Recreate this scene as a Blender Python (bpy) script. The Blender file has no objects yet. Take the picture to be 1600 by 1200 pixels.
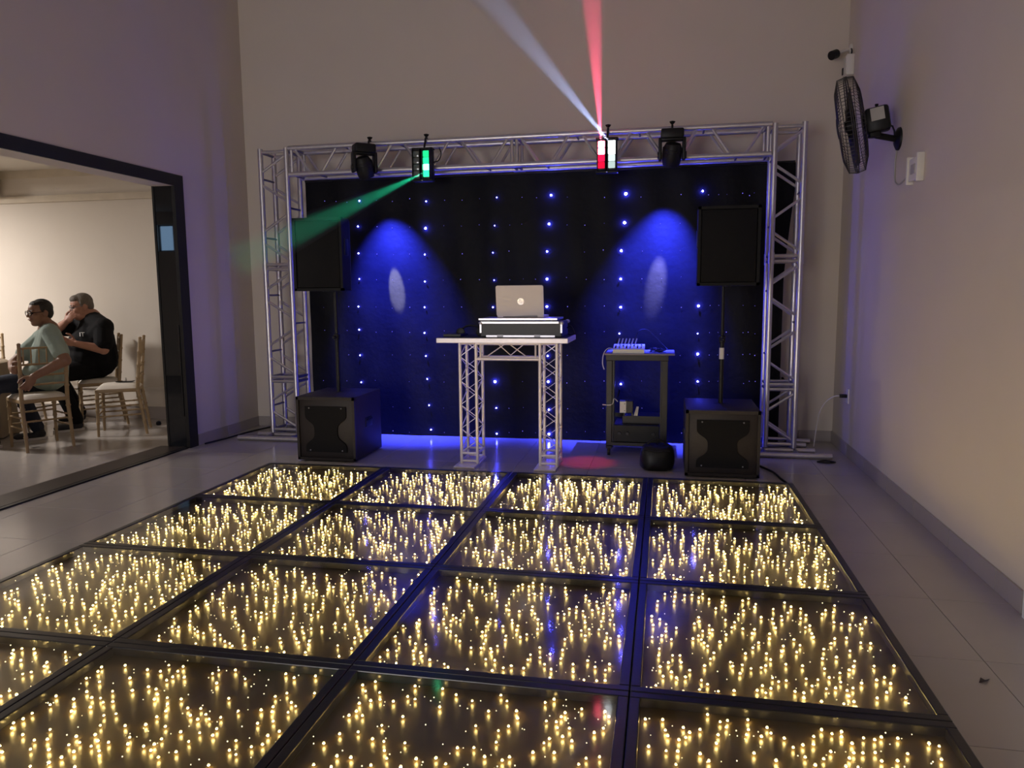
import bpy, bmesh, math, random
import numpy as np
from mathutils import Vector, Matrix, Euler
random.seed(7)
SC = bpy.context.scene
COL = SC.collection
PI = math.pi

# ------------------------------------------------------------------ camera
FPX, YAW, PITCH, ROLL = 1172.0, math.radians(-11.45), math.radians(6.95), math.radians(0.5)
CAM = np.array([3.094, -5.42, 1.42])
def _axes():
    cy, sy, cp, sp = math.cos(YAW), math.sin(YAW), math.cos(PITCH), math.sin(PITCH)
    f = np.array([sy*cp, cy*cp, -sp]); r = np.array([cy, -sy, 0.0]); d = np.cross(f, r)
    c, s = math.cos(ROLL), math.sin(ROLL)
    return c*r + s*d, -s*r + c*d, f
AR, AD, AF = _axes()
cam_data = bpy.data.cameras.new('camera'); cam = bpy.data.objects.new('camera', cam_data); COL.objects.link(cam)
cam_data.sensor_width = 36.0; cam_data.lens = FPX/1600*36.0; cam_data.clip_start = 0.05
cam.matrix_world = Matrix(((AR[0], -AD[0], -AF[0], CAM[0]), (AR[1], -AD[1], -AF[1], CAM[1]), (AR[2], -AD[2], -AF[2], CAM[2]), (0, 0, 0, 1)))
SC.camera = cam
def ray(u, v): return AR*((u-800)/FPX) + AD*((v-600)/FPX) + AF
def on_y(u, v, y): d = ray(u, v); return Vector(CAM + d*((y-CAM[1])/d[1]))
def on_x(u, v, x): d = ray(u, v); return Vector(CAM + d*((x-CAM[0])/d[0]))
def on_z(u, v, z): d = ray(u, v); return Vector(CAM + d*((z-CAM[2])/d[2]))

# ------------------------------------------------------------------ world, light, exposure
W = bpy.data.worlds.new('dusk'); SC.world = W; W.use_nodes = True
W.node_tree.nodes['Background'].inputs[0].default_value = (0.35, 0.45, 0.7, 1)
W.node_tree.nodes['Background'].inputs[1].default_value = 0.3
SC.view_settings.view_transform = 'Standard'
SC.view_settings.look = 'None'
SC.view_settings.gamma = 1.0
SC.view_settings.use_curve_mapping = False
SC.view_settings.exposure = 0.0
def light(name, kind, loc, target, power, color, **kw):
    l = bpy.data.lights.new(name, kind); l.energy = power; l.color = color
    for k, v in kw.items(): setattr(l, k, v)
    o = bpy.data.objects.new(name, l); COL.objects.link(o); o.location = loc
    if target is not None:
        o.rotation_euler = (Vector(target)-Vector(loc)).to_track_quat('-Z', 'Y').to_euler()
    return o
# daylight of the evening through the wide rear opening of the hall
light('rear_doorway_offscreen', 'AREA', (0.15, -8.98, 1.25), (0.15, 0, 1.25), 142, (0.99, 0.95, 0.97), shape='RECTANGLE', size=2.2, size_y=2.2)
# warm lamp of the adjoining dining room, beyond the left edge of the picture
light('dining_lamp_offscreen', 'AREA', (-5.4, 0.35, 2.72), (-5.4, 0.35, 0), 148, (1.0, 0.93, 0.87), shape='DISK', size=0.5)

# ------------------------------------------------------------------ materials
MATS = {}
def mat(name, color, rough=0.5, metal=0.0, emit=None, estr=0.0, noise=None, bump=0.0, bscale=60.0, spec=0.5, sheen=0.0, sample=True, detail=4.0):
    m = bpy.data.materials.new(name); m.use_nodes = True; nt = m.node_tree
    b = nt.nodes['Principled BSDF']
    b.inputs['Base Color'].default_value = (*color, 1); b.inputs['Roughness'].default_value = rough
    b.inputs['Metallic'].default_value = metal; b.inputs['Specular IOR Level'].default_value = spec
    if sheen: b.inputs['Sheen Weight'].default_value = sheen
    if emit: b.inputs['Emission Color'].default_value = (*emit, 1); b.inputs['Emission Strength'].default_value = estr
    if noise or bump:
        tc = nt.nodes.new('ShaderNodeTexCoord')
        n = nt.nodes.new('ShaderNodeTexNoise'); n.inputs['Scale'].default_value = noise[0] if noise else bscale; n.inputs['Detail'].default_value = detail
        nt.links.new(tc.outputs['Object'], n.inputs['Vector'])
        if noise:
            mx = nt.nodes.new('ShaderNodeMix'); mx.data_type = 'RGBA'
            a = noise[1]
            mx.inputs['A'].default_value = (*[c*(1-a) for c in color], 1); mx.inputs['B'].default_value = (*[min(1, c*(1+a)) for c in color], 1)
            nt.links.new(n.outputs['Fac'], mx.inputs['Factor']); nt.links.new(mx.outputs['Result'], b.inputs['Base Color'])
        if bump:
            n2 = nt.nodes.new('ShaderNodeTexNoise'); n2.inputs['Scale'].default_value = bscale; n2.inputs['Detail'].default_value = detail
            nt.links.new(tc.outputs['Object'], n2.inputs['Vector'])
            bp = nt.nodes.new('ShaderNodeBump'); bp.inputs['Strength'].default_value = bump; bp.inputs['Distance'].default_value = 0.01
            nt.links.new(n2.outputs['Fac'], bp.inputs['Height']); nt.links.new(bp.outputs['Normal'], b.inputs['Normal'])
    if not sample: m.cycles.emission_sampling = 'NONE'
    MATS[name] = m; return m
def emission(name, color, strength, sample=True):
    m = bpy.data.materials.new(name); m.use_nodes = True; nt = m.node_tree; nt.nodes.clear()
    e = nt.nodes.new('ShaderNodeEmission'); e.inputs[0].default_value = (*color, 1); e.inputs[1].default_value = strength
    o = nt.nodes.new('ShaderNodeOutputMaterial'); nt.links.new(e.outputs[0], o.inputs[0])
    if not sample: m.cycles.emission_sampling = 'NONE'
    MATS[name] = m; return m
M_wall = mat('painted_plaster', (0.62, 0.56, 0.49), 0.8, noise=(2.0, 0.04), bump=0.05, bscale=90)
M_ceil = mat('ceiling_paint', (0.62, 0.58, 0.52), 0.85, noise=(2.0, 0.04))
M_wallb = mat('annex_plaster', (0.66, 0.60, 0.53), 0.8, noise=(1.5, 0.05), bump=0.05, bscale=90)
M_trimw = mat('stained_plaster_band', (0.6, 0.53, 0.43), 0.8, noise=(6.0, 0.16), bump=0.15, bscale=40)
M_tile = mat('porcelain_tile', (0.40, 0.365, 0.34), 0.19, noise=(3.0, 0.08), bump=0.02, bscale=14)
M_grout = mat('grout', (0.27, 0.245, 0.225), 0.9, noise=(30, 0.1))
M_bbtile = mat('skirting_tile', (0.36, 0.32, 0.30), 0.3, noise=(3.0, 0.08))
M_blackfr = mat('black_aluminium', (0.006, 0.006, 0.007), 0.35, noise=(20, 0.1))
M_darkglass = mat('black_glass', (0.006, 0.007, 0.01), 0.02, spec=0.45, noise=(3, 0.2))
M_sill = mat('brown_sill', (0.032, 0.021, 0.017), 0.4, noise=(8, 0.2))
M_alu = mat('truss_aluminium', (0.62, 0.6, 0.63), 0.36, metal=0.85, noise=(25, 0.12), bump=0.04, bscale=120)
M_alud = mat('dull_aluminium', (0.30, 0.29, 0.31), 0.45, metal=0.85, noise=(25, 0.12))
M_tabal = mat('brushed_aluminium', (0.86, 0.80, 0.81), 0.4, metal=0.35, noise=(40, 0.08))
M_black = mat('black_paint', (0.0060, 0.0056, 0.0065), 0.6, spec=0.25, noise=(60, 0.25), bump=0.12, bscale=300)
M_sub = mat('sub_paint', (0.026, 0.020, 0.020), 0.5, spec=0.35, noise=(60, 0.25), bump=0.15, bscale=300)
M_grille = mat('speaker_grille', (0.0060, 0.0056, 0.007), 0.7, spec=0.2, noise=(200, 0.5), bump=0.3, bscale=500)
M_plastic = mat('black_plastic', (0.0075, 0.0075, 0.0085), 0.45, spec=0.3, noise=(30, 0.15))
M_rackm = mat('dark_steel', (0.013, 0.011, 0.014), 0.45, noise=(30, 0.15))
M_white = mat('white_plastic', (0.72, 0.70, 0.66), 0.45, noise=(20, 0.03))
M_silver = mat('silver_laptop', (0.86, 0.78, 0.76), 0.42, metal=0.0, noise=(12, 0.03))
M_logo = mat('chrome_logo', (0.92, 0.9, 0.92), 0.2, metal=0.6, noise=(30, 0.03))
M_case = mat('case_laminate', (0.020, 0.020, 0.023), 0.45, noise=(50, 0.2))
M_drape = mat('star_cloth', (0.0065, 0.0065, 0.0085), 0.50, noise=(9, 0.3), bump=0.32, bscale=20, spec=0.10)
M_gold = mat('gold_painted_wood', (0.33, 0.23, 0.125), 0.42, noise=(18, 0.15), bump=0.05, bscale=80)
M_cush = mat('white_cushion', (0.72, 0.67, 0.6), 0.85, noise=(10, 0.05), bump=0.2, bscale=200)
M_cloth = mat('beige_tablecloth', (0.34, 0.27, 0.19), 0.9, noise=(8, 0.1), bump=0.2, bscale=150)
M_skin = mat('brown_skin', (0.23, 0.115, 0.07), 0.5, noise=(25, 0.1))
M_skin2 = mat('ruddy_skin', (0.42, 0.21, 0.15), 0.5, noise=(25, 0.12))
M_lip = mat('lip', (0.2, 0.07, 0.055), 0.45, noise=(25, 0.1))
M_hair = mat('dark_hair', (0.012, 0.009, 0.008), 0.6, noise=(120, 0.5), bump=0.5, bscale=220)
M_hairg = mat('grey_hair', (0.14, 0.115, 0.095), 0.6, noise=(90, 0.5), bump=0.6, bscale=180)
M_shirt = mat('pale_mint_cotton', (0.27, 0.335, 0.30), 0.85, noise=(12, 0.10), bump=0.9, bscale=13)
M_shirtb = mat('black_cotton', (0.0058, 0.0058, 0.0075), 0.85, spec=0.2, noise=(12, 0.2), bump=0.35, bscale=22)
M_jean = mat('navy_denim', (0.012, 0.017, 0.035), 0.85, noise=(60, 0.3), bump=0.2, bscale=40)
M_shoe = mat('black_shoe', (0.014, 0.014, 0.02), 0.6, noise=(30, 0.2))
M_sole = mat('white_sole', (0.6, 0.58, 0.56), 0.6, noise=(30, 0.1))
M_eye = mat('eye', (0.04, 0.03, 0.03), 0.15, noise=(30, 0.1))
M_lens = mat('dark_lens', (0.01, 0.01, 0.014), 0.08, spec=0.8, noise=(30, 0.1))
M_label = mat('grey_label', (0.42, 0.4, 0.38), 0.5, noise=(14, 0.15))
M_fanwire = mat('fan_wire', (0.035, 0.03, 0.028), 0.45, metal=0.4, noise=(30, 0.2))
M_base = mat('dance_floor_base', (0.056, 0.040, 0.018), 0.36, metal=0.25, noise=(14, 0.35), bump=0.04, bscale=30)
M_dframe = mat('dance_floor_frame', (0.006, 0.0055, 0.008), 0.28, noise=(30, 0.2), bump=0.03, bscale=60)
M_ledw = emission('warm_led', (1.0, 0.69, 0.21), 100)
M_ledc = emission('warm_led_cap', (1.0, 0.80, 0.36), 2.4, sample=False)
M_leds = emission('warm_led_small', (1.0, 0.86, 0.5), 2.2, sample=False)
M_blue3 = emission('blue_led_bright', (0.055, 0.06, 1.0), 450)
M_blue2 = emission('blue_led', (0.055, 0.06, 1.0), 190)
M_blue1 = emission('blue_led_dim', (0.22, 0.18, 1.0), 1.7, sample=False)
M_paper = mat('paper', (0.66, 0.62, 0.56), 0.7, noise=(20, 0.05))
M_plate = mat('plate', (0.10, 0.08, 0.06), 0.3, noise=(20, 0.2))
M_napkin = mat('napkin', (0.55, 0.46, 0.33), 0.9, noise=(20, 0.1), bump=0.3, bscale=60)
# clear acrylic cover of the dance floor: reflects, lets the lamps below through
def clear(name, rough, tint=(1, 1, 1), ior=1.45):
    m = bpy.data.materials.new(name); m.use_nodes = True; nt = m.node_tree; nt.nodes.clear()
    o = nt.nodes.new('ShaderNodeOutputMaterial'); mx = nt.nodes.new('ShaderNodeMixShader')
    t = nt.nodes.new('ShaderNodeBsdfTransparent'); t.inputs[0].default_value = (*tint, 1)
    g = nt.nodes.new('ShaderNodeBsdfGlossy'); g.inputs['Roughness'].default_value = rough
    f = nt.nodes.new('ShaderNodeFresnel'); f.inputs[0].default_value = ior
    tc = nt.nodes.new('ShaderNodeTexCoord'); n = nt.nodes.new('ShaderNodeTexNoise'); n.inputs['Scale'].default_value = 7.0
    nt.links.new(tc.outputs['Object'], n.inputs['Vector'])
    bp = nt.nodes.new('ShaderNodeBump'); bp.inputs['Strength'].default_value = 0.03; bp.inputs['Distance'].default_value = 0.01
    nt.links.new(n.outputs['Fac'], bp.inputs['Height']); nt.links.new(bp.outputs['Normal'], g.inputs['Normal'])
    # the sheet reflects at its outer faces only
    ge = nt.nodes.new('ShaderNodeNewGeometry'); iv = nt.nodes.new('ShaderNodeMath'); iv.operation = 'SUBTRACT'; iv.inputs[0].default_value = 1.0
    ml = nt.nodes.new('ShaderNodeMath'); ml.operation = 'MULTIPLY'
    nt.links.new(ge.outputs['Backfacing'], iv.inputs[1]); nt.links.new(iv.outputs[0], ml.inputs[0]); nt.links.new(f.outputs[0], ml.inputs[1])
    nt.links.new(ml.outputs[0], mx.inputs[0]); nt.links.new(t.outputs[0], mx.inputs[1]); nt.links.new(g.outputs[0], mx.inputs[2]); nt.links.new(mx.outputs[0], o.inputs[0])
    return m
M_cover = clear('clear_acrylic', 0.07, ior=1.36)
M_pane = clear('spectacle_pane', 0.03)

# ------------------------------------------------------------------ mesh helpers
class MB:
    def __init__(s): s.v = []; s.f = []; s.mi = []
    def add(s, vs, fs, mi=0):
        k = len(s.v); s.v += [tuple(x) for x in vs]; s.f += [tuple(i+k for i in f) for f in fs]; s.mi += [mi]*len(fs); return s
    def box(s, c, size, rot=None, mi=0):
        hx, hy, hz = size[0]/2, size[1]/2, size[2]/2
        vs = [Vector((x, y, z)) for x in (-hx, hx) for y in (-hy, hy) for z in (-hz, hz)]
        if rot is not None: vs = [rot @ v for v in vs]
        c = Vector(c)
        return s.add([v+c for v in vs], [(0, 1, 3, 2), (4, 6, 7, 5), (0, 4, 5, 1), (2, 3, 7, 6), (0, 2, 6, 4), (1, 5, 7, 3)], mi)
    def span(s, a, b, mi=0):
        return s.box([(a[i]+b[i])/2 for i in range(3)], [abs(b[i]-a[i]) for i in range(3)], None, mi)
    def bbox(s, c, size, bev, rot=None, mi=0):
        # box with bevelled edges
        bm = bmesh.new(); bmesh.ops.create_cube(bm, size=1.0)
        bmesh.ops.scale(bm, vec=size, verts=bm.verts); bmesh.ops.bevel(bm, geom=bm.edges[:], offset=bev, segments=2, affect='EDGES', profile=0.5)
        R = rot if rot is not None else Matrix.Identity(3); c = Vector(c)
        bm.verts.index_update()
        vs = [R @ v.co + c for v in bm.verts]; fs = [[v.index for v in f.verts] for f in bm.faces]; bm.free()
        return s.add(vs, fs, mi)
    def tube(s, p0, p1, r0, r1=None, n=8, cap=True, mi=0):
        r1 = r0 if r1 is None else r1
        p0, p1 = Vector(p0), Vector(p1); d = (p1-p0)
        if d.length < 1e-7: return s
        q = d.to_track_quat('Z', 'Y'); vs = []
        for p, r in ((p0, r0), (p1, r1)):
            for i in range(n):
                a = 2*PI*i/n; vs.append(p + q @ Vector((r*math.cos(a), r*math.sin(a), 0)))
        fs = [(i, (i+1) % n, n+(i+1) % n, n+i) for i in range(n)]
        if cap: fs += [tuple(range(n-1, -1, -1)), tuple(range(n, 2*n))]
        return s.add(vs, fs, mi)
    def path(s, pts, r, n=6, mi=0, closed=False):
        pts = [Vector(p) for p in pts]; m = len(pts); vs = []
        prev = None
        for i, p in enumerate(pts):
            a = pts[(i-1) % m] if (i > 0 or closed) else p; b = pts[(i+1) % m] if (i < m-1 or closed) else p
            t = (b-a).normalized()
            if prev is None:
                u = t.orthogonal().normalized()
            else:
                u = (prev - t*prev.dot(t)); u = u.normalized() if u.length > 1e-6 else t.orthogonal().normalized()
            prev = u; w = t.cross(u)
            for k in range(n):
                an = 2*PI*k/n; vs.append(p + u*(r*math.cos(an)) + w*(r*math.sin(an)))
        fs = []
        for i in range(m if closed else m-1):
            j = (i+1) % m
            fs += [(i*n+k, i*n+(k+1) % n, j*n+(k+1) % n, j*n+k) for k in range(n)]
        if not closed: fs += [tuple(range(n-1, -1, -1)), tuple((m-1)*n+k for k in range(n))]
        return s.add(vs, fs, mi)
    def lathe(s, prof, c=(0, 0, 0), axis=(0, 0, 1), n=20, mi=0, cap=True):
        q = Vector(axis).to_track_quat('Z', 'Y'); c = Vector(c); vs = []; m = len(prof)
        for r, z in prof:
            for i in range(n):
                a = 2*PI*i/n; vs.append(c + q @ Vector((r*math.cos(a), r*math.sin(a), z)))
        fs = [(j*n+i, j*n+(i+1) % n, (j+1)*n+(i+1) % n, (j+1)*n+i) for j in range(m-1) for i in range(n)]
        if cap: fs += [tuple(range(n-1, -1, -1)), tuple((m-1)*n+k for k in range(n))]
        return s.add(vs, fs, mi)
    def ell(s, c, rad, rot=None, n=14, m=9, mi=0):
        vs = [Vector((0, 0, rad[2]))]
        for j in range(1, m):
            t = PI*j/m
            for i in range(n):
                a = 2*PI*i/n; vs.append(Vector((rad[0]*math.sin(t)*math.cos(a), rad[1]*math.sin(t)*math.sin(a), rad[2]*math.cos(t))))
        vs.append(Vector((0, 0, -rad[2])))
        fs = [(0, 1+i, 1+(i+1) % n) for i in range(n)]
        for j in range(m-2):
            fs += [(1+j*n+i, 1+(j+1)*n+i, 1+(j+1)*n+(i+1) % n, 1+j*n+(i+1) % n) for i in range(n)]
        b = 1+(m-2)*n
        fs += [(b+i, b+n, b+(i+1) % n) for i in range(n)]
        c = Vector(c)
        if rot is not None: vs = [rot @ v for v in vs]
        return s.add([v+c for v in vs], fs, mi)
    def cap(s, p0, p1, r0, r1, n=12, mi=0):
        # closed tapered capsule
        p0, p1 = Vector(p0), Vector(p1); d = p1-p0; L = max(d.length, 1e-5)
        prof = [(r0*math.sin(t), -r0*math.cos(t)) for t in (0.12, 0.5, 0.95, 1.4)] + [(r1*math.sin(t), L-r1*math.cos(t)) for t in (1.75, 2.2, 2.65, 3.02)]
        return s.lathe(prof, p0, d if d.length > 1e-5 else (0, 0, 1), n, mi)
    def mesh(s, name, mats, smooth=False, origin=(0, 0, 0)):
        me = bpy.data.meshes.new(name); o = Vector(origin)
        me.from_pydata([tuple(Vector(v)-o) for v in s.v], [], s.f)
        for m in (mats if isinstance(mats, (list, tuple)) else [mats]): me.materials.append(m)
        if any(s.mi): me.polygons.foreach_set('material_index', s.mi)
        bm = bmesh.new(); bm.from_mesh(me); bmesh.ops.recalc_face_normals(bm, faces=bm.faces[:]); bm.to_mesh(me); bm.free()
        if smooth:
            me.polygons.foreach_set('use_smooth', [True]*len(me.polygons))
            try: me.set_sharp_from_angle(angle=math.radians(38))
            except Exception: pass
        me.update(); return me
    def build(s, name, mats, parent=None, smooth=False, world=True):
        """verts are in world metres (world=True) or in the parent's own space"""
        o = bpy.data.objects.new(name, None) if False else None
        org = parent['_org'] if (parent is not None and world and '_org' in parent) else (0, 0, 0)
        me = s.mesh(name, mats, smooth, org); o = bpy.data.objects.new(name, me); COL.objects.link(o)
        if parent is not None:
            o.parent = parent
            if world and '_org' in parent: o['_org'] = list(org)
        return o
def single(name, mb, mats, label, cat, group=None, smooth=False, base=None):
    """one-mesh thing with its origin at its base"""
    if base is None:
        xs = np.array(mb.v); base = (xs[:, 0].mean(), xs[:, 1].mean(), xs[:, 2].min())
    me = mb.mesh(name, mats, smooth, base); o = bpy.data.objects.new(name, me); o.location = base; COL.objects.link(o)
    return tag(o, label, cat, group)
def tag(o, label=None, cat=None, group=None, kind=None):
    if label: o['label'] = label
    if cat: o['category'] = cat
    if group: o['group'] = group
    if kind: o['kind'] = kind
    return o
def thing(name, org, label, cat, group=None, rotz=0.0, local=False):
    o = bpy.data.objects.new(name, None); o.empty_display_size = 0.1; o.location = org; o.rotation_euler = (0, 0, rotz); COL.objects.link(o)
    if not local: o['_org'] = [float(c) for c in org]
    return tag(o, label, cat, group)
def copy_tree(o, parent=None):
    c = o.copy(); COL.objects.link(c); c.parent = parent
    for ch in list(o.children): copy_tree(ch, c)
    return c
def struct(name, mb, mats, parent=None, smooth=False):
    o = mb.build(name, mats, parent, smooth)
    o['kind'] = 'structure'; return o
def inst(name, me, loc, parent=None, rot=None, scale=None):
    o = bpy.data.objects.new(name, me); COL.objects.link(o); o.location = loc
    if parent is not None: o.parent = parent
    if rot is not None: o.rotation_euler = rot
    if scale is not None: o.scale = scale
    return o
def text_mesh(txt, size, mat_, name, shear=0.0, extrude=0.0008):
    cu = bpy.data.curves.new(name, 'FONT'); cu.body = txt; cu.size = size; cu.shear = shear; cu.extrude = extrude; cu.align_x = 'CENTER'; cu.align_y = 'CENTER'
    ob = bpy.data.objects.new(name, cu); COL.objects.link(ob); dg = bpy.context.evaluated_depsgraph_get()
    me = bpy.data.meshes.new_from_object(ob.evaluated_get(dg)); bpy.data.objects.remove(ob); bpy.data.curves.remove(cu)
    me.materials.clear(); me.materials.append(mat_); return me

# ------------------------------------------------------------------ the setting
XL, XR, YB, YF, ZC = -1.24, 4.66, 1.98, -9.0, 4.75
AX0, AYB, AYF, AZC = -7.2, 2.2, -5.0, 2.87      # adjoining dining room
WT = 0.22
fl = struct('floor', MB().span((XL-WT, YF-0.1, -0.2), (XR+0.2, YB+0.2, -0.006)), M_grout)
TS, G = 0.6, 0.0012
tile_me = MB().bbox((0, 0, -0.005), (TS-2*G, TS-2*G, 0.010), 0.0012).mesh('tile', M_tile)
def tiles(parent, x0, x1, y0, y1, ox, oy, skip=None):
    ix = math.floor((x0-ox)/TS); 
    while ox+ix*TS < x1:
        iy = math.floor((y0-oy)/TS)
        while oy+iy*TS < y1:
            a, b, c, d = max(x0, ox+ix*TS), min(x1, ox+(ix+1)*TS), max(y0, oy+iy*TS), min(y1, oy+(iy+1)*TS)
            if b-a > 0.02 and d-c > 0.02 and not (skip and skip(a, b, c, d)):
                full = (b-a > TS-1e-4) and (d-c > TS-1e-4)
                me = tile_me if full else MB().bbox((0, 0, -0.005), (b-a-2*G, d-c-2*G, 0.010), 0.0012).mesh('tile', M_tile)
                inst('tile', me, ((a+b)/2, (c+d)/2, 0.0), parent)
            iy += 1
        ix += 1
tiles(fl, XL, XR, -7.2, YB, 4.32, -1.79, lambda a, b, c, d: a > 0.0 and b < 4.0 and c > -4.0 and d < 0.0)
fl2 = struct('floor_annex', MB().span((AX0, AYF, -0.2), (XL-WT, AYB+0.2, -0.006)), M_grout)
tiles(fl2, AX0+2.0, XL-WT-0.001, -2.6, AYB, -1.86, -0.72)
struct('ceiling', MB().span((XL-WT, YF-0.1, ZC), (XR+0.2, YB+0.2, ZC+0.15)), M_ceil)
struct('wall_back', MB().span((XL, YB, -0.006), (XR+0.2, YB+0.2, ZC)), M_wall)
struct('wall_right', MB().span((XR, YF, -0.006), (XR+0.2, -2.83, ZC)).span((XR, -2.83, 2.14), (XR+0.2, -1.95, ZC)).span((XR, -1.95, -0.006), (XR+0.2, YB, ZC)), M_wall)
OY0, OY1, OZ = -3.4, 0.75, 2.40                   # wide opening to the dining room
struct('wall_left', MB().span((XL-WT, OY1, -0.006), (XL, YB+0.2, ZC)).span((XL-WT, OY0, OZ), (XL, OY1, ZC)).span((XL-WT, YF, -0.006), (XL, OY0, ZC)), M_wall)
struct('wall_front', MB().span((XL-WT, YF-0.1, -0.006), (-1.0, YF, ZC)).span((1.3, YF-0.1, -0.006), (XR+0.2, YF, ZC)).span((-1.0, YF-0.1, 2.5), (1.3, YF, ZC)), M_wall)
# dining room shell
struct('ceiling_annex', MB().span((AX0, AYF, AZC), (XL-WT, AYB+0.2, AZC+0.15)), M_ceil)
struct('wall_annex_back', MB().span((AX0, AYB, -0.006), (XL-WT, AYB+0.2, AZC)), M_wallb)
struct('wall_annex_left', MB().span((AX0-0.15, AYF, -0.006), (AX0, AYB+0.2, AZC)), M_wallb)
wx, wz, ww, wh = -5.50, 2.42, 0.31, 0.46
struct('wall_annex_front', MB().span((AX0, AYF-0.15, -0.006), (wx-ww/2, AYF, AZC)).span((wx+ww/2, AYF-0.15, -0.006), (XL-WT, AYF, AZC)).span((wx-ww/2, AYF-0.15, -0.006), (wx+ww/2, AYF, wz-wh/2)).span((wx-ww/2, AYF-0.15, wz+wh/2), (wx+ww/2, AYF, AZC)), M_wallb)
w1 = struct('window_1', MB().span((wx-ww/2, AYF-0.08, wz-wh/2), (wx+ww/2, AYF-0.07, wz+wh/2)), emission('frosted_pane_dusk', (0.36, 0.60, 0.92), 7.0))
fr = MB()
for a, b in (((wx-ww/2, wz-wh/2), (wx+ww/2, wz-wh/2+0.02)), ((wx-ww/2, wz+wh/2-0.02), (wx+ww/2, wz+wh/2)), ((wx-ww/2, wz-wh/2), (wx-ww/2+0.02, wz+wh/2)), ((wx+ww/2-0.02, wz-wh/2), (wx+ww/2, wz+wh/2))):
    fr.span((a[0], AYF-0.07, a[1]), (b[0], AYF-0.04, b[1]))
fr.build('window_frame', M_blackfr, w1)
# plaster bands on the dining-room wall and the beam end
struct('trim_1', MB().span((AX0, AYB-0.035, 2.50), (XL-WT, AYB, 2.575)), M_trimw)
struct('trim_2', MB().span((AX0, AYB-0.012, 2.78), (XL-WT, AYB, AZC)), M_trimw)
struct('trim_3', MB().span((-5.1, AYB-0.55, 2.60), (-4.50, AYB-0.035, AZC)), M_trimw)
def skirting(name, p0, p1, n_out, h, joint0, step=0.6, mats=M_bbtile):
    """row of skirting tiles from p0 to p1 along a wall, n_out points into the room"""
    p0, p1, n = Vector(p0), Vector(p1), Vector(n_out); d = (p1-p0); L = d.length; d.normalize()
    a, b = p0, p1 + n*0.004 + Vector((0, 0, h))
    root = struct(name, MB().span((min(a.x, b.x), min(a.y, b.y), 0.0), (max(a.x, b.x), max(a.y, b.y), h-0.004)), M_grout)
    t = joint0 % step; cuts = [0.0]+[t+k*step for k in range(int(L/step)+2) if 0.03 < t+k*step < L-0.03]+[L]
    for s0, s1 in zip(cuts[:-1], cuts[1:]):
        c = p0 + d*((s0+s1)/2) + n*0.006; sx = (s1-s0-0.004)
        size = (sx if abs(d.x) > 0.5 else 0.012, sx if abs(d.y) > 0.5 else 0.012, h-0.001)
        me = MB().bbox((0, 0, 0), size, 0.0015).mesh('skirting_tile', mats)
        inst('skirting_tile', me, (c.x, c.y, h/2), root)
    return root
skirting('baseboard_right', (XR, -1.90, 0), (XR, YB, 0), (-1, 0, 0), 0.105, 1.90-1.03)
skirting('baseboard_back', (XL, YB, 0), (XR, YB, 0), (0, -1, 0), 0.105, 0.2)
skirting('baseboard_left', (XL, OY1+0.125, 0), (XL, YB, 0), (1, 0, 0), 0.105, 0.5)
skirting('baseboard_annex', (AX0+2, AYB, 0), (XL-WT, AYB, 0), (0, -1, 0), 0.15, 0.3)
struct('trim_4', MB().span((AX0, AYB-0.02, 0.345), (XL-WT, AYB, 0.375)).span((AX0, AYB-0.018, 0.145), (XL-WT, AYB, 0.165)), M_wallb)
# black frame of the opening
d1 = struct('door_1', MB().span((XL-0.004, OY1, 0.0), (XL+0.012, OY1+0.12, OZ+0.10)).span((XL-0.004, OY0-0.12, 0.0), (XL+0.012, OY0, OZ+0.10)).span((XL-0.004, OY0, OZ), (XL+0.012, OY1, OZ+0.10)), M_blackfr)
MB().span((XL-0.20, OY1-0.006, 0.004), (XL-0.022, OY1-0.001, OZ-0.001)).build('glass_leaf', M_darkglass, d1)
MB().span((XL-WT, OY1-0.012, 0.004), (XL-0.20, OY1-0.001, OZ-0.001)).span((XL-0.022, OY1-0.010, 0.004), (XL+0.012, OY1-0.001, OZ-0.001)).build('leaf_stile', M_blackfr, d1)
MB().span((XL-0.034, OY1-0.018, 0.3), (XL-0.028, OY1-0.010, 1.15)).build('edge_strip', M_rackm, d1)
MB().span((XL-0.30, OY0, 0.0005), (XL-0.045, OY1, 0.012)).build('sill', M_sill, d1)
MB().span((XL-0.045, OY0, 0.0005), (XL-0.004, OY1, 0.010)).build('track', M_blackfr, d1)
# white door in the right wall
d2 = struct('door_2', MB().span((XR+0.03, -2.75, 0.003), (XR+0.07, -2.03, 2.06)), mat('white_door_paint', (0.76, 0.76, 0.76), 0.5, noise=(10, 0.03)))
MB().span((XR-0.02, -2.03, 0.0), (XR+0.05, -1.93, 2.16)).span((XR-0.02, -2.85, 0.0), (XR+0.05, -2.75, 2.16)).span((XR-0.02, -2.75, 2.06), (XR+0.05, -2.03, 2.16)).build('door_frame', mat('white_frame_paint', (0.75, 0.75, 0.75), 0.5, noise=(10, 0.03)), d2)
MB().lathe([(0.012, 0), (0.012, 0.03), (0.026, 0.04), (0.028, 0.06), (0.015, 0.075)], (XR+0.03, -2.68, 1.02), (-1, 0, 0)).build('door_handle', M_alud, d2, True)

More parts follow.
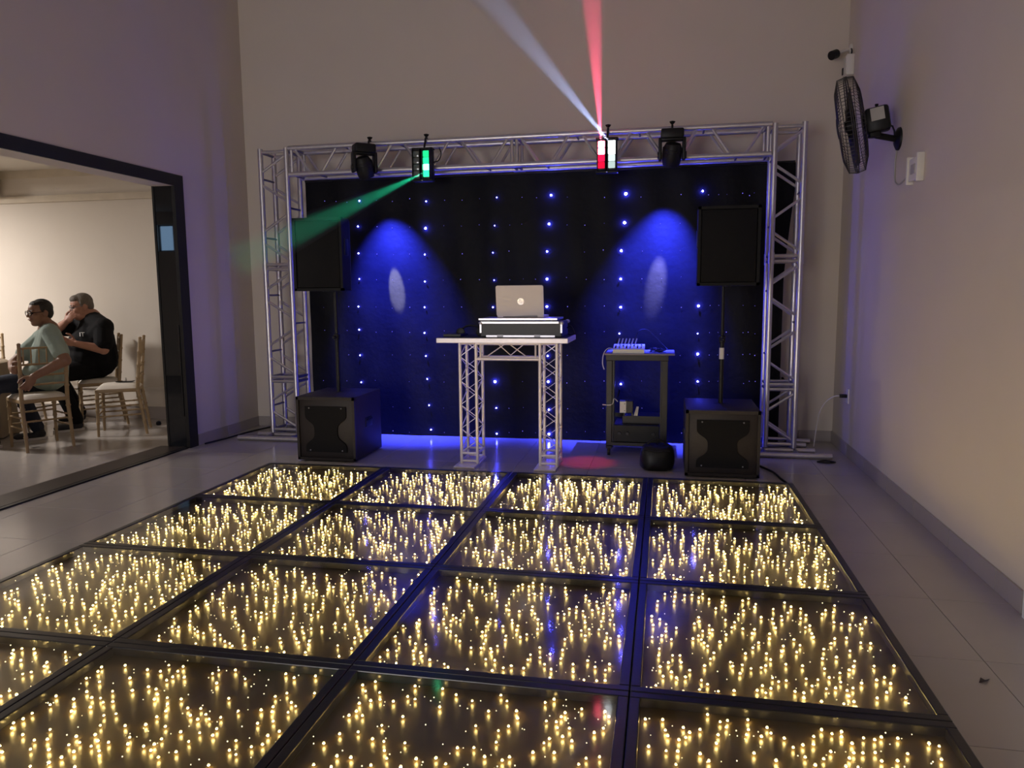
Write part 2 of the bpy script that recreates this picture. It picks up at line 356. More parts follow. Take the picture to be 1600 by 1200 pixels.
# ------------------------------------------------------------------ LED dance floor, 4 x 4 panels
DT, DB = 0.08, 0.046
def lamp(mb, c, r, n=8):
    # little downward lamp: hot lower half, softly glowing cap
    x, y, z = c; R5 = [(0.35, -0.95), (0.85, -0.55), (1.0, 0.0), (0.8, 0.62), (0.3, 0.95)]
    vs = [(x+r*a*math.cos(2*PI*i/n), y+r*a*math.sin(2*PI*i/n), z+r*b) for a, b in R5 for i in range(n)]
    q = lambda j: [(j*n+i, j*n+(i+1) % n, (j+1)*n+(i+1) % n, (j+1)*n+i) for i in range(n)]
    mb.add(vs, [tuple(range(n-1, -1, -1))]+q(0)+q(1), 0)
    k = len(mb.v)-len(vs); fs = q(2)+q(3)+[tuple(4*n+i for i in range(n))]
    mb.f += [tuple(i+k for i in f) for f in fs]; mb.mi += [1]*len(fs)
    return mb
LH, LR = 0.0110, 0.0039
led_me = lamp(MB(), (0, 0, 0), LR, 10).mesh('led', [M_ledw, M_ledc], True)
all_leds = []
panels = []
base_me = MB().span((-0.497, -0.497, 0.0), (0.497, 0.497, DB)).mesh('base_plate', M_base)
cover_me = MB().span((-0.462, -0.462, DT-0.008), (0.462, 0.462, DT-0.003)).mesh('clear_cover', M_cover)
bar_x = MB().bbox((0, 0, 0), (0.998, 0.036, DT-DB+0.0), 0.004).mesh('frame_bar', M_dframe)
bar_y = MB().bbox((0, 0, 0), (0.036, 0.926, DT-DB+0.0), 0.004).mesh('frame_bar', M_dframe)
ROWN = ['row against DJ table', 'second row from DJ table', 'third row from DJ table', 'farthest row from DJ table']
COLN = ['column along dining room', 'second column from dining room', 'second column from fan wall', 'column along fan wall']
for j in range(4):
    for i in range(4):
        c = (i+0.5, -j-0.5, 0.0)
        p = thing('dance_floor_panel', c, 'fairy-lit floor panel, %s, %s' % (ROWN[j], COLN[i]), 'dance floor', 'panels of the lit dance floor', local=True)
        panels.append(p)
        inst('base_plate', base_me, (0, 0, 0.0005), p)
        for sy in (-1, 1): inst('frame_bar', bar_x, (0, sy*0.481, (DT+DB)/2), p)
        for sx in (-1, 1): inst('frame_bar', bar_y, (sx*0.481, 0, (DT+DB)/2), p)
        inst('clear_cover', cover_me, (0, 0, 0), p)
        rnd = random.Random(100+j*4+i); pts = []
        # strings of lamps run side to side with loose spacing
        tries = 0
        while len(pts) < 172 and tries < 6000:
            tries += 1
            x, y = rnd.uniform(-0.445, 0.445), rnd.uniform(-0.445, 0.445)
            if all((x-a)**2+(y-b)**2 > 0.026**2 for a, b, *_ in pts): pts.append((x, y, rnd.uniform(0.85, 1.15), 0))
        for k in range(105): pts.append((rnd.uniform(-0.452, 0.452), rnd.uniform(-0.452, 0.452), rnd.uniform(0.4, 0.6), 1))
        for x, y, s, kd in pts:
            w = np.array([c[0]+x, c[1]+y, 0.06]); q = w-CAM; zc = q @ AF
            u, v = 800+FPX*(q @ AR)/zc, 600+FPX*(q @ AD)/zc
            vis = -5 < u < 1605 and -5 < v < 1205
            all_leds.append((zc if (vis and kd == 0) else 1e9, j*4+i, x, y, s, kd))
all_leds.sort(key=lambda t: t[0])
rest = {}
for k, (zc, pi, x, y, s, kd) in enumerate(all_leds):
    if k < 290 and zc < 1e8:
        inst('led', led_me, (x, y, DB+LH), panels[pi], scale=(s, s, s))
    else: rest.setdefault(pi, []).append((x, y, s, kd))
for pi, l in rest.items():
    mb = MB()
    for x, y, s, kd in l:
        if kd == 0: lamp(mb, (x, y, DB+LH), LR*s, 6)
        else: mb.ell((x, y, DB+0.016), (0.0045*s, 0.0045*s, 0.0045*s), n=5, m=3, mi=2)
    o = mb.build('led_string', [M_ledw, M_ledc, M_leds], panels[pi], True, world=False); o['kind'] = 'stuff'

# ------------------------------------------------------------------ stage truss
YT0, YT1, ZT = 1.385, 1.640, 2.808
RC = 0.024
truss = thing('stage_truss', (1.75, 1.51, 0), 'silver box truss goal post framing the black star cloth', 'truss')
def seg_tubes(a, b, r, name, n=8, m=M_alu): MB().tube(a, b, r, n=n).build(name, m, truss, True)
def lace(fa, fb, L0, L1, axis_fn, name='brace', half=0.2775, flip=False):
    """zigzag bracing between chord fa and chord fb from L0 to L1; returns the node list"""
    nseg = max(1, round(abs(L1-L0)/half)); st = (L1-L0)/nseg; nodes = []
    for k in range(nseg):
        s0, s1 = L0+st*k+st*0.2, L0+st*(k+1)-st*0.2
        if (k % 2 == 0) ^ flip: a, b = fa(s0), fb(s1)
        else: a, b = fb(s0), fa(s1)
        seg_tubes(a, b, 0.0130, name, 6)
        if k: nodes.append((L0+st*k, (k % 2 == 0) ^ flip))
    return nodes
def box_truss(x0, x1, z0, z1, vertical, cuts, flip=False, plates=True):
    chords = [(x0, YT0), (x1, YT0), (x0, YT1), (x1, YT1)] if vertical else [(z0, YT0), (z1, YT0), (z0, YT1), (z1, YT1)]
    for t, y in chords:
        if vertical: seg_tubes((t, y, z0), (t, y, z1), RC, 'chord', 12)
        else: seg_tubes((x0, y, t), (x1, y, t), RC, 'chord', 12)
    for a, b in zip(cuts[:-1], cuts[1:]):
        for y in (YT0, YT1):
            if vertical: nd = lace(lambda s, y=y: (x0, y, s), lambda s, y=y: (x1, y, s), a, b, None, flip=flip)
            else: nd = lace(lambda s, y=y: (s, y, z0), lambda s, y=y: (s, y, z1), a, b, None, flip=flip)
        for s, first in nd:
            t = (x0 if first else x1) if vertical else (z0 if first else z1)
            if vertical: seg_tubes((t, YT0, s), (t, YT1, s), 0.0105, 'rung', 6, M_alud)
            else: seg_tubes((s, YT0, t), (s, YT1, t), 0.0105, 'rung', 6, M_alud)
    for c in cuts:
        for off in ((-0.022, 0.022) if cuts[0]+0.1 < c < cuts[-1]-0.1 else ((0.03,) if c == cuts[0] else (-0.03,))):
            s = c+off
            for y in (YT0, YT1):
                if vertical: seg_tubes((x0, y, s), (x1, y, s), 0.015, 'cross_bar', 8)
                else: seg_tubes((s, y, z0), (s, y, z1), 0.015, 'cross_bar', 8)
            for t in ((x0, x1) if vertical else (z0, z1)):
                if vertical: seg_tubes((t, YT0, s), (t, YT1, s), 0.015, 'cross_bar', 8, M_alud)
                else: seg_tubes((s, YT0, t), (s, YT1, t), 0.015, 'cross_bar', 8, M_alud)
LX0, LX1, RX0, RX1 = -0.735, -0.465, 3.985, 4.222
box_truss(LX0, LX1, 0.05, ZT, True, [0.05, 0.585, 1.69, ZT], flip=True)
box_truss(RX0, RX1, 0.05, ZT, True, [0.05, 0.585, 1.69, ZT], flip=True)
box_truss(LX1+0.025, RX0-0.025, 2.560, ZT-0.005, False, [LX1+0.025, 1.755, RX0-0.025], flip=True)
for xc, side in ((-0.6, -1), (4.10, 1)):
    for y, half in ((1.18, 0.40), (YT0+0.005, 0.30), (YT1, 0.27), (1.845, 0.34)):
        seg_tubes((xc-half, y, 0.025), (xc+half, y, 0.025), 0.024, 'base_bar', 10)
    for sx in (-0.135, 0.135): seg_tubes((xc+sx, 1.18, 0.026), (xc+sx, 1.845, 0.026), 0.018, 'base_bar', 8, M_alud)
for xx in (LX0, LX1, RX0, RX1):       # joint sleeves between the truss modules
    for y in (YT0, YT1): MB().tube((xx, y, 1.64), (xx, y, 1.74), RC+0.004, n=12).build('sleeve', M_alu, truss, True)
for z in (2.560, ZT-0.005):
    for y in (YT0, YT1): MB().tube((1.70, y, z), (1.81, y, z), RC+0.004, n=12).build('sleeve', M_alu, truss, True)

# ------------------------------------------------------------------ star cloth
YD = 1.685
def drape_y(x, z):
    return YD + 0.008*math.sin(x*7.3+0.8*math.sin(z*1.7)) + 0.005*math.sin(x*17+z*2.1) + 0.004*math.sin(z*9+x*3.0)*max(0, 1-abs(z-1.3)/1.6)
nx, nz = 200, 110
xs0, xs1 = -0.43, 4.19
mb = MB(); vs = []
for a in range(nz+1):
    z = 0.012 + (2.53-0.012)*a/nz
    xr = 4.135 + 0.10*max(0, (z-1.5)/1.03)**1.3
    for b in range(nx+1):
        x = xs0+(xr-xs0)*b/nx; zb = 0.012+0.036*math.exp(-((x-3.965)/0.06)**4); z = zb + (2.53-zb)*a/nz; vs.append((x, drape_y(x, z), z))
fs = [(a*(nx+1)+b, a*(nx+1)+b+1, (a+1)*(nx+1)+b+1, (a+1)*(nx+1)+b) for a in range(nz) for b in range(nx)]
k = len(vs); vs2 = [(x, y+0.004, z) for x, y, z in vs]
mb.add(vs+vs2, fs+[tuple(k+i for i in reversed(f)) for f in fs])
dr = thing('star_cloth', (1.85, YD, 0), 'black backdrop cloth dotted with blue star lights hung in the truss', 'backdrop')
mb.build('cloth', M_drape, dr, True)
MB().tube((xs0, YD+0.002, 2.535), (4.2, YD+0.002, 2.535), 0.012).build('hem_pipe', M_blackfr, dr, True)
def star_mesh(r, m):
    # round lamp bead standing proud of the cloth
    mb = MB(); n = 10; R5 = [(0.35, -0.95), (0.85, -0.55), (1.0, 0.05), (0.8, 0.62), (0.3, 0.95)]
    vs = [(r*a*math.cos(2*PI*i/n), -r*b, r*a*math.sin(2*PI*i/n)) for a, b in R5 for i in range(n)]
    q = lambda j: [(j*n+i, j*n+(i+1) % n, (j+1)*n+(i+1) % n, (j+1)*n+i) for i in range(n)]
    mb.f = [tuple(range(n-1, -1, -1))]+q(0)+q(1)+q(2)+q(3)+[tuple(4*n+i for i in range(n))]; mb.v = vs; mb.mi = [0]*len(mb.f)
    return mb.mesh('star_led', m, True)
star3 = star_mesh(0.0095, M_blue3)
star2 = star_mesh(0.0065, M_blue2)
star1 = MB().ell((0, 0, 0), (0.0040, 0.0040, 0.0040), n=6, m=4).mesh('star_led', M_blue1, True)
STARS = [
 [(562,314,2),(560,354,2),(561,396,2),(562,436,2),(561,479,2),(562,515,2),(563,555,2),(565,597,2)],
 [(667,315,2),(666,357,3),(665,398,2),(665,440,2),(664,480,2),(664,520,2),(666,556,2),(668,592,2),(671,633,2),(674,671,2)],
 [(777,309,1.5),(774,353,1.5),(771,395,1.5),(773,438,1.5),(771,480,2),(774,596,3.4),(776,637,2),(777,677,2.2)],
 [(861,305,3),(858,350,3),(855,393,2.6),(855,436,3),(855,479,3),(856,556,2.6),(857,596,3),(858,640,2.6),(858,678,3.2)],
 [(978,303,3.6),(976,348,3.4),(971,392,3.2),(970,436,3),(970,480,3),(968,521,2),(970,600,2.6)],
 [(1098,299,2.6),(1091,478,3),(1090,553,3),(1090,596,2.4),(1090,521,1.6)]]
def star(u, v, s):
    p = on_y(u, v, YD); p.y = drape_y(p.x, p.z)-0.017
    if s >= 2.4: o = inst('star_led', star3, p-Vector(dr.location), dr, scale=[0.62*s/3+0.38*(s-2.4)/0.6*0.5+0.2]*3)
    elif s > 1: o = inst('star_led', star2, p-Vector(dr.location), dr, scale=[s/2]*3)
    else: p.y += 0.006; o = inst('star_led', star1, p-Vector(dr.location), dr, scale=[s]*3)
for c in STARS:
    for u, v, s in c: star(u, v, s)
rnd = random.Random(3)
ROWY = [(314,305),(355,349),(397,391),(438,434),(480,479),(518,520),(556,554),(596,597),(636,637),(674,676)]
for r, (yl, yr) in enumerate(ROWY):
    for u0 in (490, 562, 667, 776, 858, 972, 1094, 1150):
        gap = {490: 72, 562: 105, 667: 109, 776: 82, 858: 114, 972: 122, 1094: 56, 1150: 40}[u0]
        for f in (0.25, 0.5, 0.75):
            if rnd.random() < 0.8:
                u = u0+gap*f; star(u+rnd.uniform(-1.5, 1.5), yl+(yr-yl)*(u-562)/530+rnd.uniform(-2, 2), rnd.choice((0.45, 0.5, 0.6, 0.7, 0.9)))

# ------------------------------------------------------------------ subwoofers and speakers
def subwoofer(x0, x1, y0, y1, h, label, slot_side):
    t = thing('subwoofer', ((x0+x1)/2, (y0+y1)/2, 0), label, 'subwoofer')
    mb = MB().bbox(((x0+x1)/2, (y0+y1)/2+0.008, h/2+0.006), (x1-x0, y1-y0-0.016, h-0.012), 0.010)
    mb.build('cabinet', M_sub, t, True)
    # proud rim around the front and a grille with two inward-curved sides
    mb = MB(); w = x1-x0
    for a, b in (((x0, 0.012), (x1, 0.034)), ((x0, h-0.03), (x1, h-0.004)), ((x0, 0.012), (x0+0.022, h-0.004)), ((x1-0.022, 0.012), (x1, h-0.004))):
        mb.span((a[0], y0-0.006, a[1]), (b[0], y0+0.02, b[1]))
    mb.build('front_rim', M_sub, t)
    prof = []
    gx0, gx1, gz0, gz1 = x0+w*0.15, x1-w*0.15, h*0.15, h*0.85
    def side(zf):      # inward bulge of the grille outline
        return 0.085*w/0.55*math.exp(-((zf-0.45)/0.23)**4)
    N = 28; vs = []; fs = []
    for yy in (y0+0.008, y0-0.004):
        for k in range(N+1):
            z = gz0+(gz1-gz0)*k/N; e = side(k/N); vs += [(gx0+e, yy, z), (gx1-e, yy, z)]
    m = 2*(N+1)
    for k in range(N): fs += [(m+2*k, m+2*k+1, m+2*k+3, m+2*k+2), (2*k, m+2*k, m+2*k+2, 2*k+2), (2*k+1, 2*k+3, m+2*k+3, m+2*k+1)]
    fs += [(0, 1, m+1, m), (m-2, 2*m-2, 2*m-1, m-1)]
    MB().add(vs, fs).build('grille', M_grille, t, True)
    for px, pz in ((gx0+0.04, gz1-0.015), (gx1-0.04, gz1-0.015), (gx0+0.04, gz0+0.015), (gx1-0.04, gz0+0.015)):
        MB().lathe([(0.006, 0), (0.006, 0.003), (0.003, 0.005)], (px, y0-0.004, pz), (0, -1, 0), 8).build('screw', M_alud, t, True)
    for s, xx in ((-1, x0), (1, x1)):
        yc, zc = (y0+y1)/2, h*0.55
        MB().bbox((xx, yc, zc), (0.012, 0.15, 0.085), 0.005).build('handle_plate', M_plastic, t, True)
        MB().bbox((xx+s*0.008, yc, zc+0.02), (0.012, 0.11, 0.018), 0.004).build('handle', M_black, t, True)
    for fx in (x0+0.06, x1-0.06):
        for fy in (y0+0.06, y1-0.06): MB().lathe([(0.02, 0.0005), (0.022, 0.012)], (fx, fy, 0), (0, 0, 1), 12).build('rubber_foot', M_plastic, t)
    MB().lathe([(0.05, h-0.006), (0.05, h+0.001), (0.028, h+0.004), (0.024, h+0.002)], ((x0+x1)/2+slot_side, 0.75, 0), (0, 0, 1), 20).build('pole_socket', M_plastic, t, True)
    return t
subwoofer(0.03, 0.56, 0.42, 1.02, 0.56, 'large black subwoofer box on the dining-room side of the DJ table', 0.0)
subwoofer(3.27, 3.82, 0.38, 1.02, 0.525, 'large black subwoofer box beside the equipment rack', 0.0)
def pole(x, y, z0, z1, label):
    t = thing('speaker_pole', (x, y, z0), label, 'speaker pole')
    zm = z0+(z1-z0)*0.55
    MB().tube((x, y, z0), (x, y, zm), 0.0185, n=14).build('lower_tube', M_plastic, t, True)
    MB().tube((x, y, zm), (x, y, z1-0.002), 0.0155, n=14).build('upper_tube', M_plastic, t, True)
    MB().lathe([(0.0165, -0.03), (0.026, -0.025), (0.026, 0.025), (0.0165, 0.03)], (x, y, zm), (0, 0, 1), 14).build('collar', M_plastic, t, True)
    MB().tube((x, y-0.02, zm), (x, y-0.055, zm), 0.005, n=8).lathe([(0.014, 0), (0.016, 0.008), (0.010, 0.018)], (x, y-0.05, zm), (0, -1, 0), 10).build('knob', M_plastic, t, True)
    return t
pole(0.275, 0.75, 0.563, 1.44, 'thin black pole standing on the subwoofer on the dining-room side')
pr = pole(3.55, 0.75, 0.528, 1.455, 'thin black pole with white sticker standing on the subwoofer by the rack')
MB().lathe([(0.0192, 0.88), (0.0192, 0.97)], (3.55, 0.75, 0), (0, 0, 1), 14).build('sticker', M_white, pr, True)
def speaker(xc, yf, z0, w, h, dep, rz, label):
    t = thing('loudspeaker', (xc, 0.75, z0), label, 'loudspeaker', rotz=rz, local=True)
    y0 = yf-0.75
    # tapered cabinet: narrower at the back
    pr2 = [(-w/2, y0+0.02), (w/2, y0+0.02), (w/2, y0+dep*0.45), (w*0.32, y0+dep), (-w*0.32, y0+dep), (-w/2, y0+dep*0.45)]
    m = len(pr2); vs = [(x, y, 0.0) for x, y in pr2]+[(x, y, h) for x, y in pr2]
    mb = MB().add(vs, [tuple(range(m)), tuple(range(m, 2*m))]+[(i, (i+1) % m, m+(i+1) % m, m+i) for i in range(m)])
    o = mb.build('cabinet', M_black, t, world=False)
    bv = o.modifiers.new('bevel', 'BEVEL'); bv.width = 0.012; bv.segments = 2
    MB().bbox((0, y0+0.012, h/2), (w-0.05, 0.03, h-0.05), 0.012).build('grille', M_grille, t, True, world=False)
    mb = MB()
    for a, b in (((-w/2, 0.0), (w/2, 0.022)), ((-w/2, h-0.022), (w/2, h)), ((-w/2, 0.0), (-w/2+0.022, h)), ((w/2-0.022, 0), (w/2, h))):
        mb.span((a[0], y0-0.004, a[1]), (b[0], y0+0.03, b[1]))
    mb.build('front_rim', M_black, t, world=False)
    for s in (-1, 1): MB().bbox((s*w/2, y0+dep*0.25, h*0.6), (0.012, 0.08, 0.14), 0.005).build('handle', M_plastic, t, True, world=False)
    MB().lathe([(0.04, -0.004), (0.04, 0.002)], (0, 0, 0), (0, 0, 1), 16).build('pole_cup', M_plastic, t, world=False)
    return t
speaker(0.205, 0.58, 1.448, 0.445, 0.615, 0.36, 0.0, 'tall black loudspeaker on a pole crossed by the green beam')
speaker(3.57, 0.58, 1.458, 0.46, 0.60, 0.36, 0.0, 'tall black loudspeaker on a pole above the equipment rack side')

# ------------------------------------------------------------------ DJ table of truss
tb = thing('dj_table', (1.84, 0.62, 0), 'narrow silver DJ table on truss legs at the dance floor edge', 'table')
TZ = 1.063; TX0, TX1, TY0, TY1 = 1.305, 2.368, 0.36, 0.90
MB().bbox(((TX0+TX1)/2, (TY0+TY1)/2, TZ-0.02), (TX1-TX0, TY1-TY0, 0.04), 0.004).build('tabletop', M_tabal, tb)
MB().bbox(((TX0+TX1)/2, (TY0+TY1)/2, TZ+0.001), (TX1-TX0-0.03, TY1-TY0-0.03, 0.004), 0.001).build('black_mat', M_case, tb)
def tleg(x0, x1, y0, y1):
    zb, zt = 0.017, TZ-0.04
    for x in (x0, x1):
        for y in (y0, y1): MB().tube((x, y, zb), (x, y, zt), 0.0135, n=10).build('leg_tube', M_tabal, tb, True)
    n = 9; st = (zt-zb-0.11)/n
    def zig(fa, fb, ph):
        pts = []
        for k in range(n+1):
            z = zb+0.09+st*k; pts.append((fa if (k+ph) % 2 == 0 else fb)(z))
        MB().path(pts, 0.0048, 6).build('lacing', M_tabal, tb, True)
    for ph in (0, 1):
        zig(lambda z: (x0, y0, z), lambda z: (x1, y0, z), 1 if ph else 0) if ph == 0 else None
        zig(lambda z: (x0, y1, z), lambda z: (x1, y1, z), 1) if ph == 1 else None
    zig(lambda z: (x0, y0, z), lambda z: (x0, y1, z), 0); zig(lambda z: (x1, y0, z), lambda z: (x1, y1, z), 1)
    for z in (0.035, 0.10, zt-0.012):
        for y in (y0, y1): MB().tube((x0, y, z), (x1, y, z), 0.011, n=8).build('cross_bar', M_tabal, tb, True)
        for x in (x0, x1): MB().tube((x, y0, z), (x, y1, z), 0.011, n=8).build('cross_bar', M_tabal, tb, True)
    MB().bbox(((x0+x1)/2-0.012, (y0+y1)/2-0.04, 0.009), (x1-x0+0.04, y1-y0+0.20, 0.016), 0.003).build('foot_plate', M_tabal, tb)
tleg(1.462, 1.598, 0.50, 0.72); tleg(2.125, 2.262, 0.50, 0.72)
# front truss apron under the top
for z in (TZ-0.052, 0.885):
    for y in (0.50, 0.72): MB().tube((1.60, y, z), (2.122, y, z), 0.0125, n=10).build('apron_bar', M_tabal, tb, True)
for x in (1.635, 2.09):
    MB().tube((x, 0.50, 0.885), (x, 0.50, TZ-0.05), 0.008, n=8).build('apron_bar', M_tabal, tb, True)
for pts in (((762, 556), (794, 534)), ((774, 534), (798, 555), (823, 534)), ((791, 534), (821, 556))):
    MB().path([on_y(u, v, 0.497) for u, v in pts], 0.0048, 6).build('lacing', M_tabal, tb, True)
# flight case with the laptop shelf
cs = thing('flight_case', (1.965, 0.60, TZ+0.003), 'black flight case with aluminium edges on the DJ table', 'case')
CX0, CX1, CY0, CY1, CZ0, CZ1 = 1.645, 2.315, 0.44, 0.84, TZ+0.003, TZ+0.128
MB().bbox(((CX0+CX1)/2, (CY0+CY1)/2, (CZ0+CZ1)/2), (CX1-CX0-0.012, CY1-CY0-0.012, CZ1-CZ0-0.004), 0.006).build('body', M_case, cs)
MB().span((CX0+0.01, CY0-0.003, CZ1-0.016), (CX1-0.03, CY0+0.014, CZ1)).build('top_edge', M_alu, cs)
MB().span((CX0+0.055, CY0-0.006, CZ0+0.002), (CX1-0.06, CY0+0.012, CZ0+0.016)).build('bottom_edge', M_alu, cs)
for x in (CX0+0.002, CX1-0.016):
    MB().span((x, CY0-0.003, CZ0+0.035), (x+0.014, CY0+0.014, CZ1-0.02)).build('corner_edge', M_alu, cs)
    for yy in (CY0+0.012, CY1-0.012): MB().ell((x+0.007, yy, CZ1-0.012), (0.02, 0.02, 0.016)).build('ball_corner', M_alu, cs, True)
MB().span((CX0-0.004, CY0-0.012, CZ1+0.012), (CX1-0.04, CY1-0.04, CZ1+0.026)).build('laptop_shelf', M_alu, cs)
for x in (CX0+0.06, CX1-0.12):
    for y in (CY0+0.05, CY1-0.1): MB().span((x-0.02, y-0.02, CZ1-0.002), (x+0.02, y+0.02, CZ1+0.012)).build('spacer', M_plastic, cs)
for x in (CX0+0.17, CX1-0.20): MB().bbox((x, CY0-0.004, CZ0+0.012), (0.05, 0.006, 0.02), 0.002).build('latch', M_alud, cs)
# laptop
LZ = CZ1+0.026
lp = thing('laptop', (1.955, 0.60, LZ), 'open silver laptop, lid back facing the dance floor, on the flight case', 'laptop')
LX = 1.958; LW = 0.385
MB().bbox((LX, 0.69, LZ+0.010), (LW, 0.26, 0.018), 0.006).build('base', M_silver, lp, True)
MB().span((LX-0.15, 0.60, LZ+0.0185), (LX+0.15, 0.72, LZ+0.0205)).build('keyboard', M_plastic, lp)
Rl = Euler((math.radians(9), 0, math.radians(1.5))).to_matrix()
lidc = Vector((LX, 0.548, LZ+0.016)) + Rl @ Vector((0, 0, 0.122))
def rrect(w, h, r, d, c, R):
    pts = []
    for cx, cz, a0 in ((w/2-r, h/2-r, 0), (-w/2+r, h/2-r, 90), (-w/2+r, -h/2+r, 180), (w/2-r, -h/2+r, 270)):
        for k in range(6):
            a = math.radians(a0+90*k/5); pts.append((cx+r*math.cos(a), cz+r*math.sin(a)))
    n = len(pts); vs = [c+R @ Vector((x, -d/2, z)) for x, z in pts]+[c+R @ Vector((x, d/2, z)) for x, z in pts]
    return MB().add(vs, [tuple(range(n)), tuple(range(2*n-1, n-1, -1))]+[(i, (i+1) % n, n+(i+1) % n, n+i) for i in range(n)])
lid = rrect(LW, 0.248, 0.016, 0.010, lidc, Rl).build('lid', M_silver, lp)
rrect(LW-0.02, 0.225, 0.004, 0.002, lidc+Rl @ Vector((0, 0.0055, 0)), Rl).build('screen', mat('laptop_screen', (0.02, 0.02, 0.03), 0.2, emit=(0.5, 0.6, 1.0), estr=1.2, noise=(10, 0.1)), lid)
MB().tube((LX-0.14, 0.55, LZ+0.014), (LX+0.14, 0.55, LZ+0.014), 0.008, n=10).build('hinge', M_alud, lp, True)
# round lid emblem with the letters hp
org = Vector(lp['_org'])
lg = bpy.data.objects.new('emblem', MB().lathe([(0.0265, 0), (0.0265, 0.001)], (0, 0, 0), (0, 0, 1), 40).mesh('emblem', M_logo)); COL.objects.link(lg)
Rlogo = Rl @ Matrix(((1, 0, 0), (0, 0, -1), (0, 1, 0)))
lg.parent = lid; lg.matrix_local = Matrix.Translation(lidc-org+Rl @ Vector((0.008, -0.0052, -0.004))) @ Rlogo.to_4x4()
tx = bpy.data.objects.new('emblem_letters', text_mesh('hp', 0.042, mat('emblem_gap', (0.45, 0.41, 0.41), 0.4, metal=0.3, noise=(20, 0.05)), 'emblem_letters', 0.28)); COL.objects.link(tx)
tx.parent = lid; tx.matrix_local = Matrix.Translation(lidc-org+Rl @ Vector((0.008, -0.0066, -0.001))) @ Rlogo.to_4x4()
# headphones and cables on the table top
hp = thing('headphones', (1.50, 0.62, TZ+0.003), 'black folded headphones beside the flight case on the DJ table', 'headphones')
hb = [(1.56+0.085*math.cos(a)-0.03, 0.60+0.03*math.sin(a*1.0), TZ+0.035+0.055*math.sin(a)) for a in [PI*k/14 for k in range(15)]]
MB().path(hb, 0.008, 8).build('headband', M_plastic, hp, True)
for p in (hb[0], hb[-1]):
    MB().lathe([(0.02, 0), (0.036, 0.004), (0.036, 0.022), (0.025, 0.030)], (p[0], p[1]-0.016, p[2]), (0, 1, 0), 18).build('ear_cup', M_plastic, hp, True)
single('controller_box', MB().bbox((1.40, 0.60, TZ+0.014), (0.15, 0.22, 0.022), 0.004), M_case, 'flat black effects unit lying at the table end by the headphones', 'controller')
def cable(name, pts, r, m, label, sub=8):
    P = [Vector(p) for p in pts]; out = []
    for i in range(len(P)-1):
        p0, p1, p2, p3 = P[max(i-1, 0)], P[i], P[i+1], P[min(i+2, len(P)-1)]
        for k in range(sub):
            t = k/sub
            out.append(0.5*((2*p1)+(p2-p0)*t+(2*p0-5*p1+4*p2-p3)*t*t+(3*p1-p0-3*p2+p3)*t**3))
    out.append(P[-1])
    return single(name, MB().path(out, r, 6), m, label, 'cable', smooth=True, base=tuple(P[0]))
cable('cable', [(2.325, 0.66, TZ+0.07), (2.36, 0.62, TZ+0.085), (2.39, 0.60, TZ+0.03), (2.35, 0.70, TZ+0.012), (2.30, 0.86, TZ+0.012)], 0.005, M_plastic, 'black cable looping out of the flight case end on the table')

# ------------------------------------------------------------------ equipment rack
KX0, KX1, KY0, KY1, KZ = 2.615, 3.135, 1.04, 1.46, 0.882
rk = thing('equipment_rack', ((KX0+KX1)/2, (KY0+KY1)/2, 0), 'dark open steel equipment rack standing before the star cloth', 'rack')
for x in (KX0+0.025, KX1-0.025):
    for y in (KY0+0.025, KY1-0.025):
        MB().bbox((x, y, (0.09+KZ-0.05)/2), (0.05, 0.05, KZ-0.05-0.09), 0.003).build('post', M_rackm, rk)
        MB().lathe([(0.034, -0.012), (0.036, -0.008), (0.036, 0.008), (0.034, 0.012)], (x, y, 0.0365), (1, 0, 0), 16).box((x, y, 0.075), (0.05, 0.05, 0.02)).build('caster', M_plastic, rk, True)
MB().bbox(((KX0+KX1)/2, (KY0+KY1)/2, KZ-0.025), (KX1-KX0+0.01, KY1-KY0, 0.05), 0.004).build('top_panel', M_rackm, rk)
MB().bbox(((KX0+KX1)/2+0.02, (KY0+KY1)/2, KZ+0.006), (KX1-KX0+0.07, KY1-KY0+0.05, 0.012), 0.002).build('top_shelf', mat('grey_shelf', (0.22, 0.2, 0.22), 0.4, noise=(20, 0.1)), rk)
MB().bbox(((KX0+KX1)/2, (KY0+KY1)/2, 0.105), (KX1-KX0, KY1-KY0, 0.03), 0.003).build('bottom_shelf', M_rackm, rk)
MB().bbox(((KX0+KX1)/2, KY1-0.02, 0.30), (KX1-KX0-0.1, 0.015, 0.04), 0.002).build('rear_bar', M_rackm, rk)
for x in (KX0+0.056, KX1-0.056):
    MB().span((x-0.006, KY0+0.02, 0.12), (x+0.006, KY0+0.03, KZ-0.05)).build('rail', M_rackm, rk)
am = thing('amplifier', (2.875, 1.25, 0.12), 'black rack amplifier on the bottom of the equipment rack', 'amplifier')
MB().bbox((2.875, 1.24, 0.12+0.075), (0.385, 0.36, 0.15), 0.005).build('chassis', M_plastic, am)
MB().bbox((2.875, 1.055, 0.12+0.077), (0.39, 0.010, 0.146), 0.003).build('face_plate', M_plastic, am)
for x in (2.73, 2.80, 3.02): MB().lathe([(0.016, 0), (0.014, 0.016)], (x, 1.05, 0.2), (0, -1, 0), 14).build('knob', M_rackm, am, True)
single('crossover_unit', MB().bbox((2.92, 1.30, 0.300), (0.33, 0.26, 0.06), 0.004).bbox((2.92, 1.165, 0.303), (0.34, 0.008, 0.066), 0.002), M_rackm, 'thin dark rack unit stacked on the amplifier', 'audio unit')
ps = thing('power_supply', (2.775, 1.13, 0.34), 'small box with white face hanging inside the rack', 'power supply')
MB().bbox((2.785, 1.16, 0.42), (0.115, 0.09, 0.105), 0.004).build('housing', M_rackm, ps)
MB().bbox((2.757, 1.112, 0.42), (0.055, 0.008, 0.10), 0.002).build('face', M_white, ps)
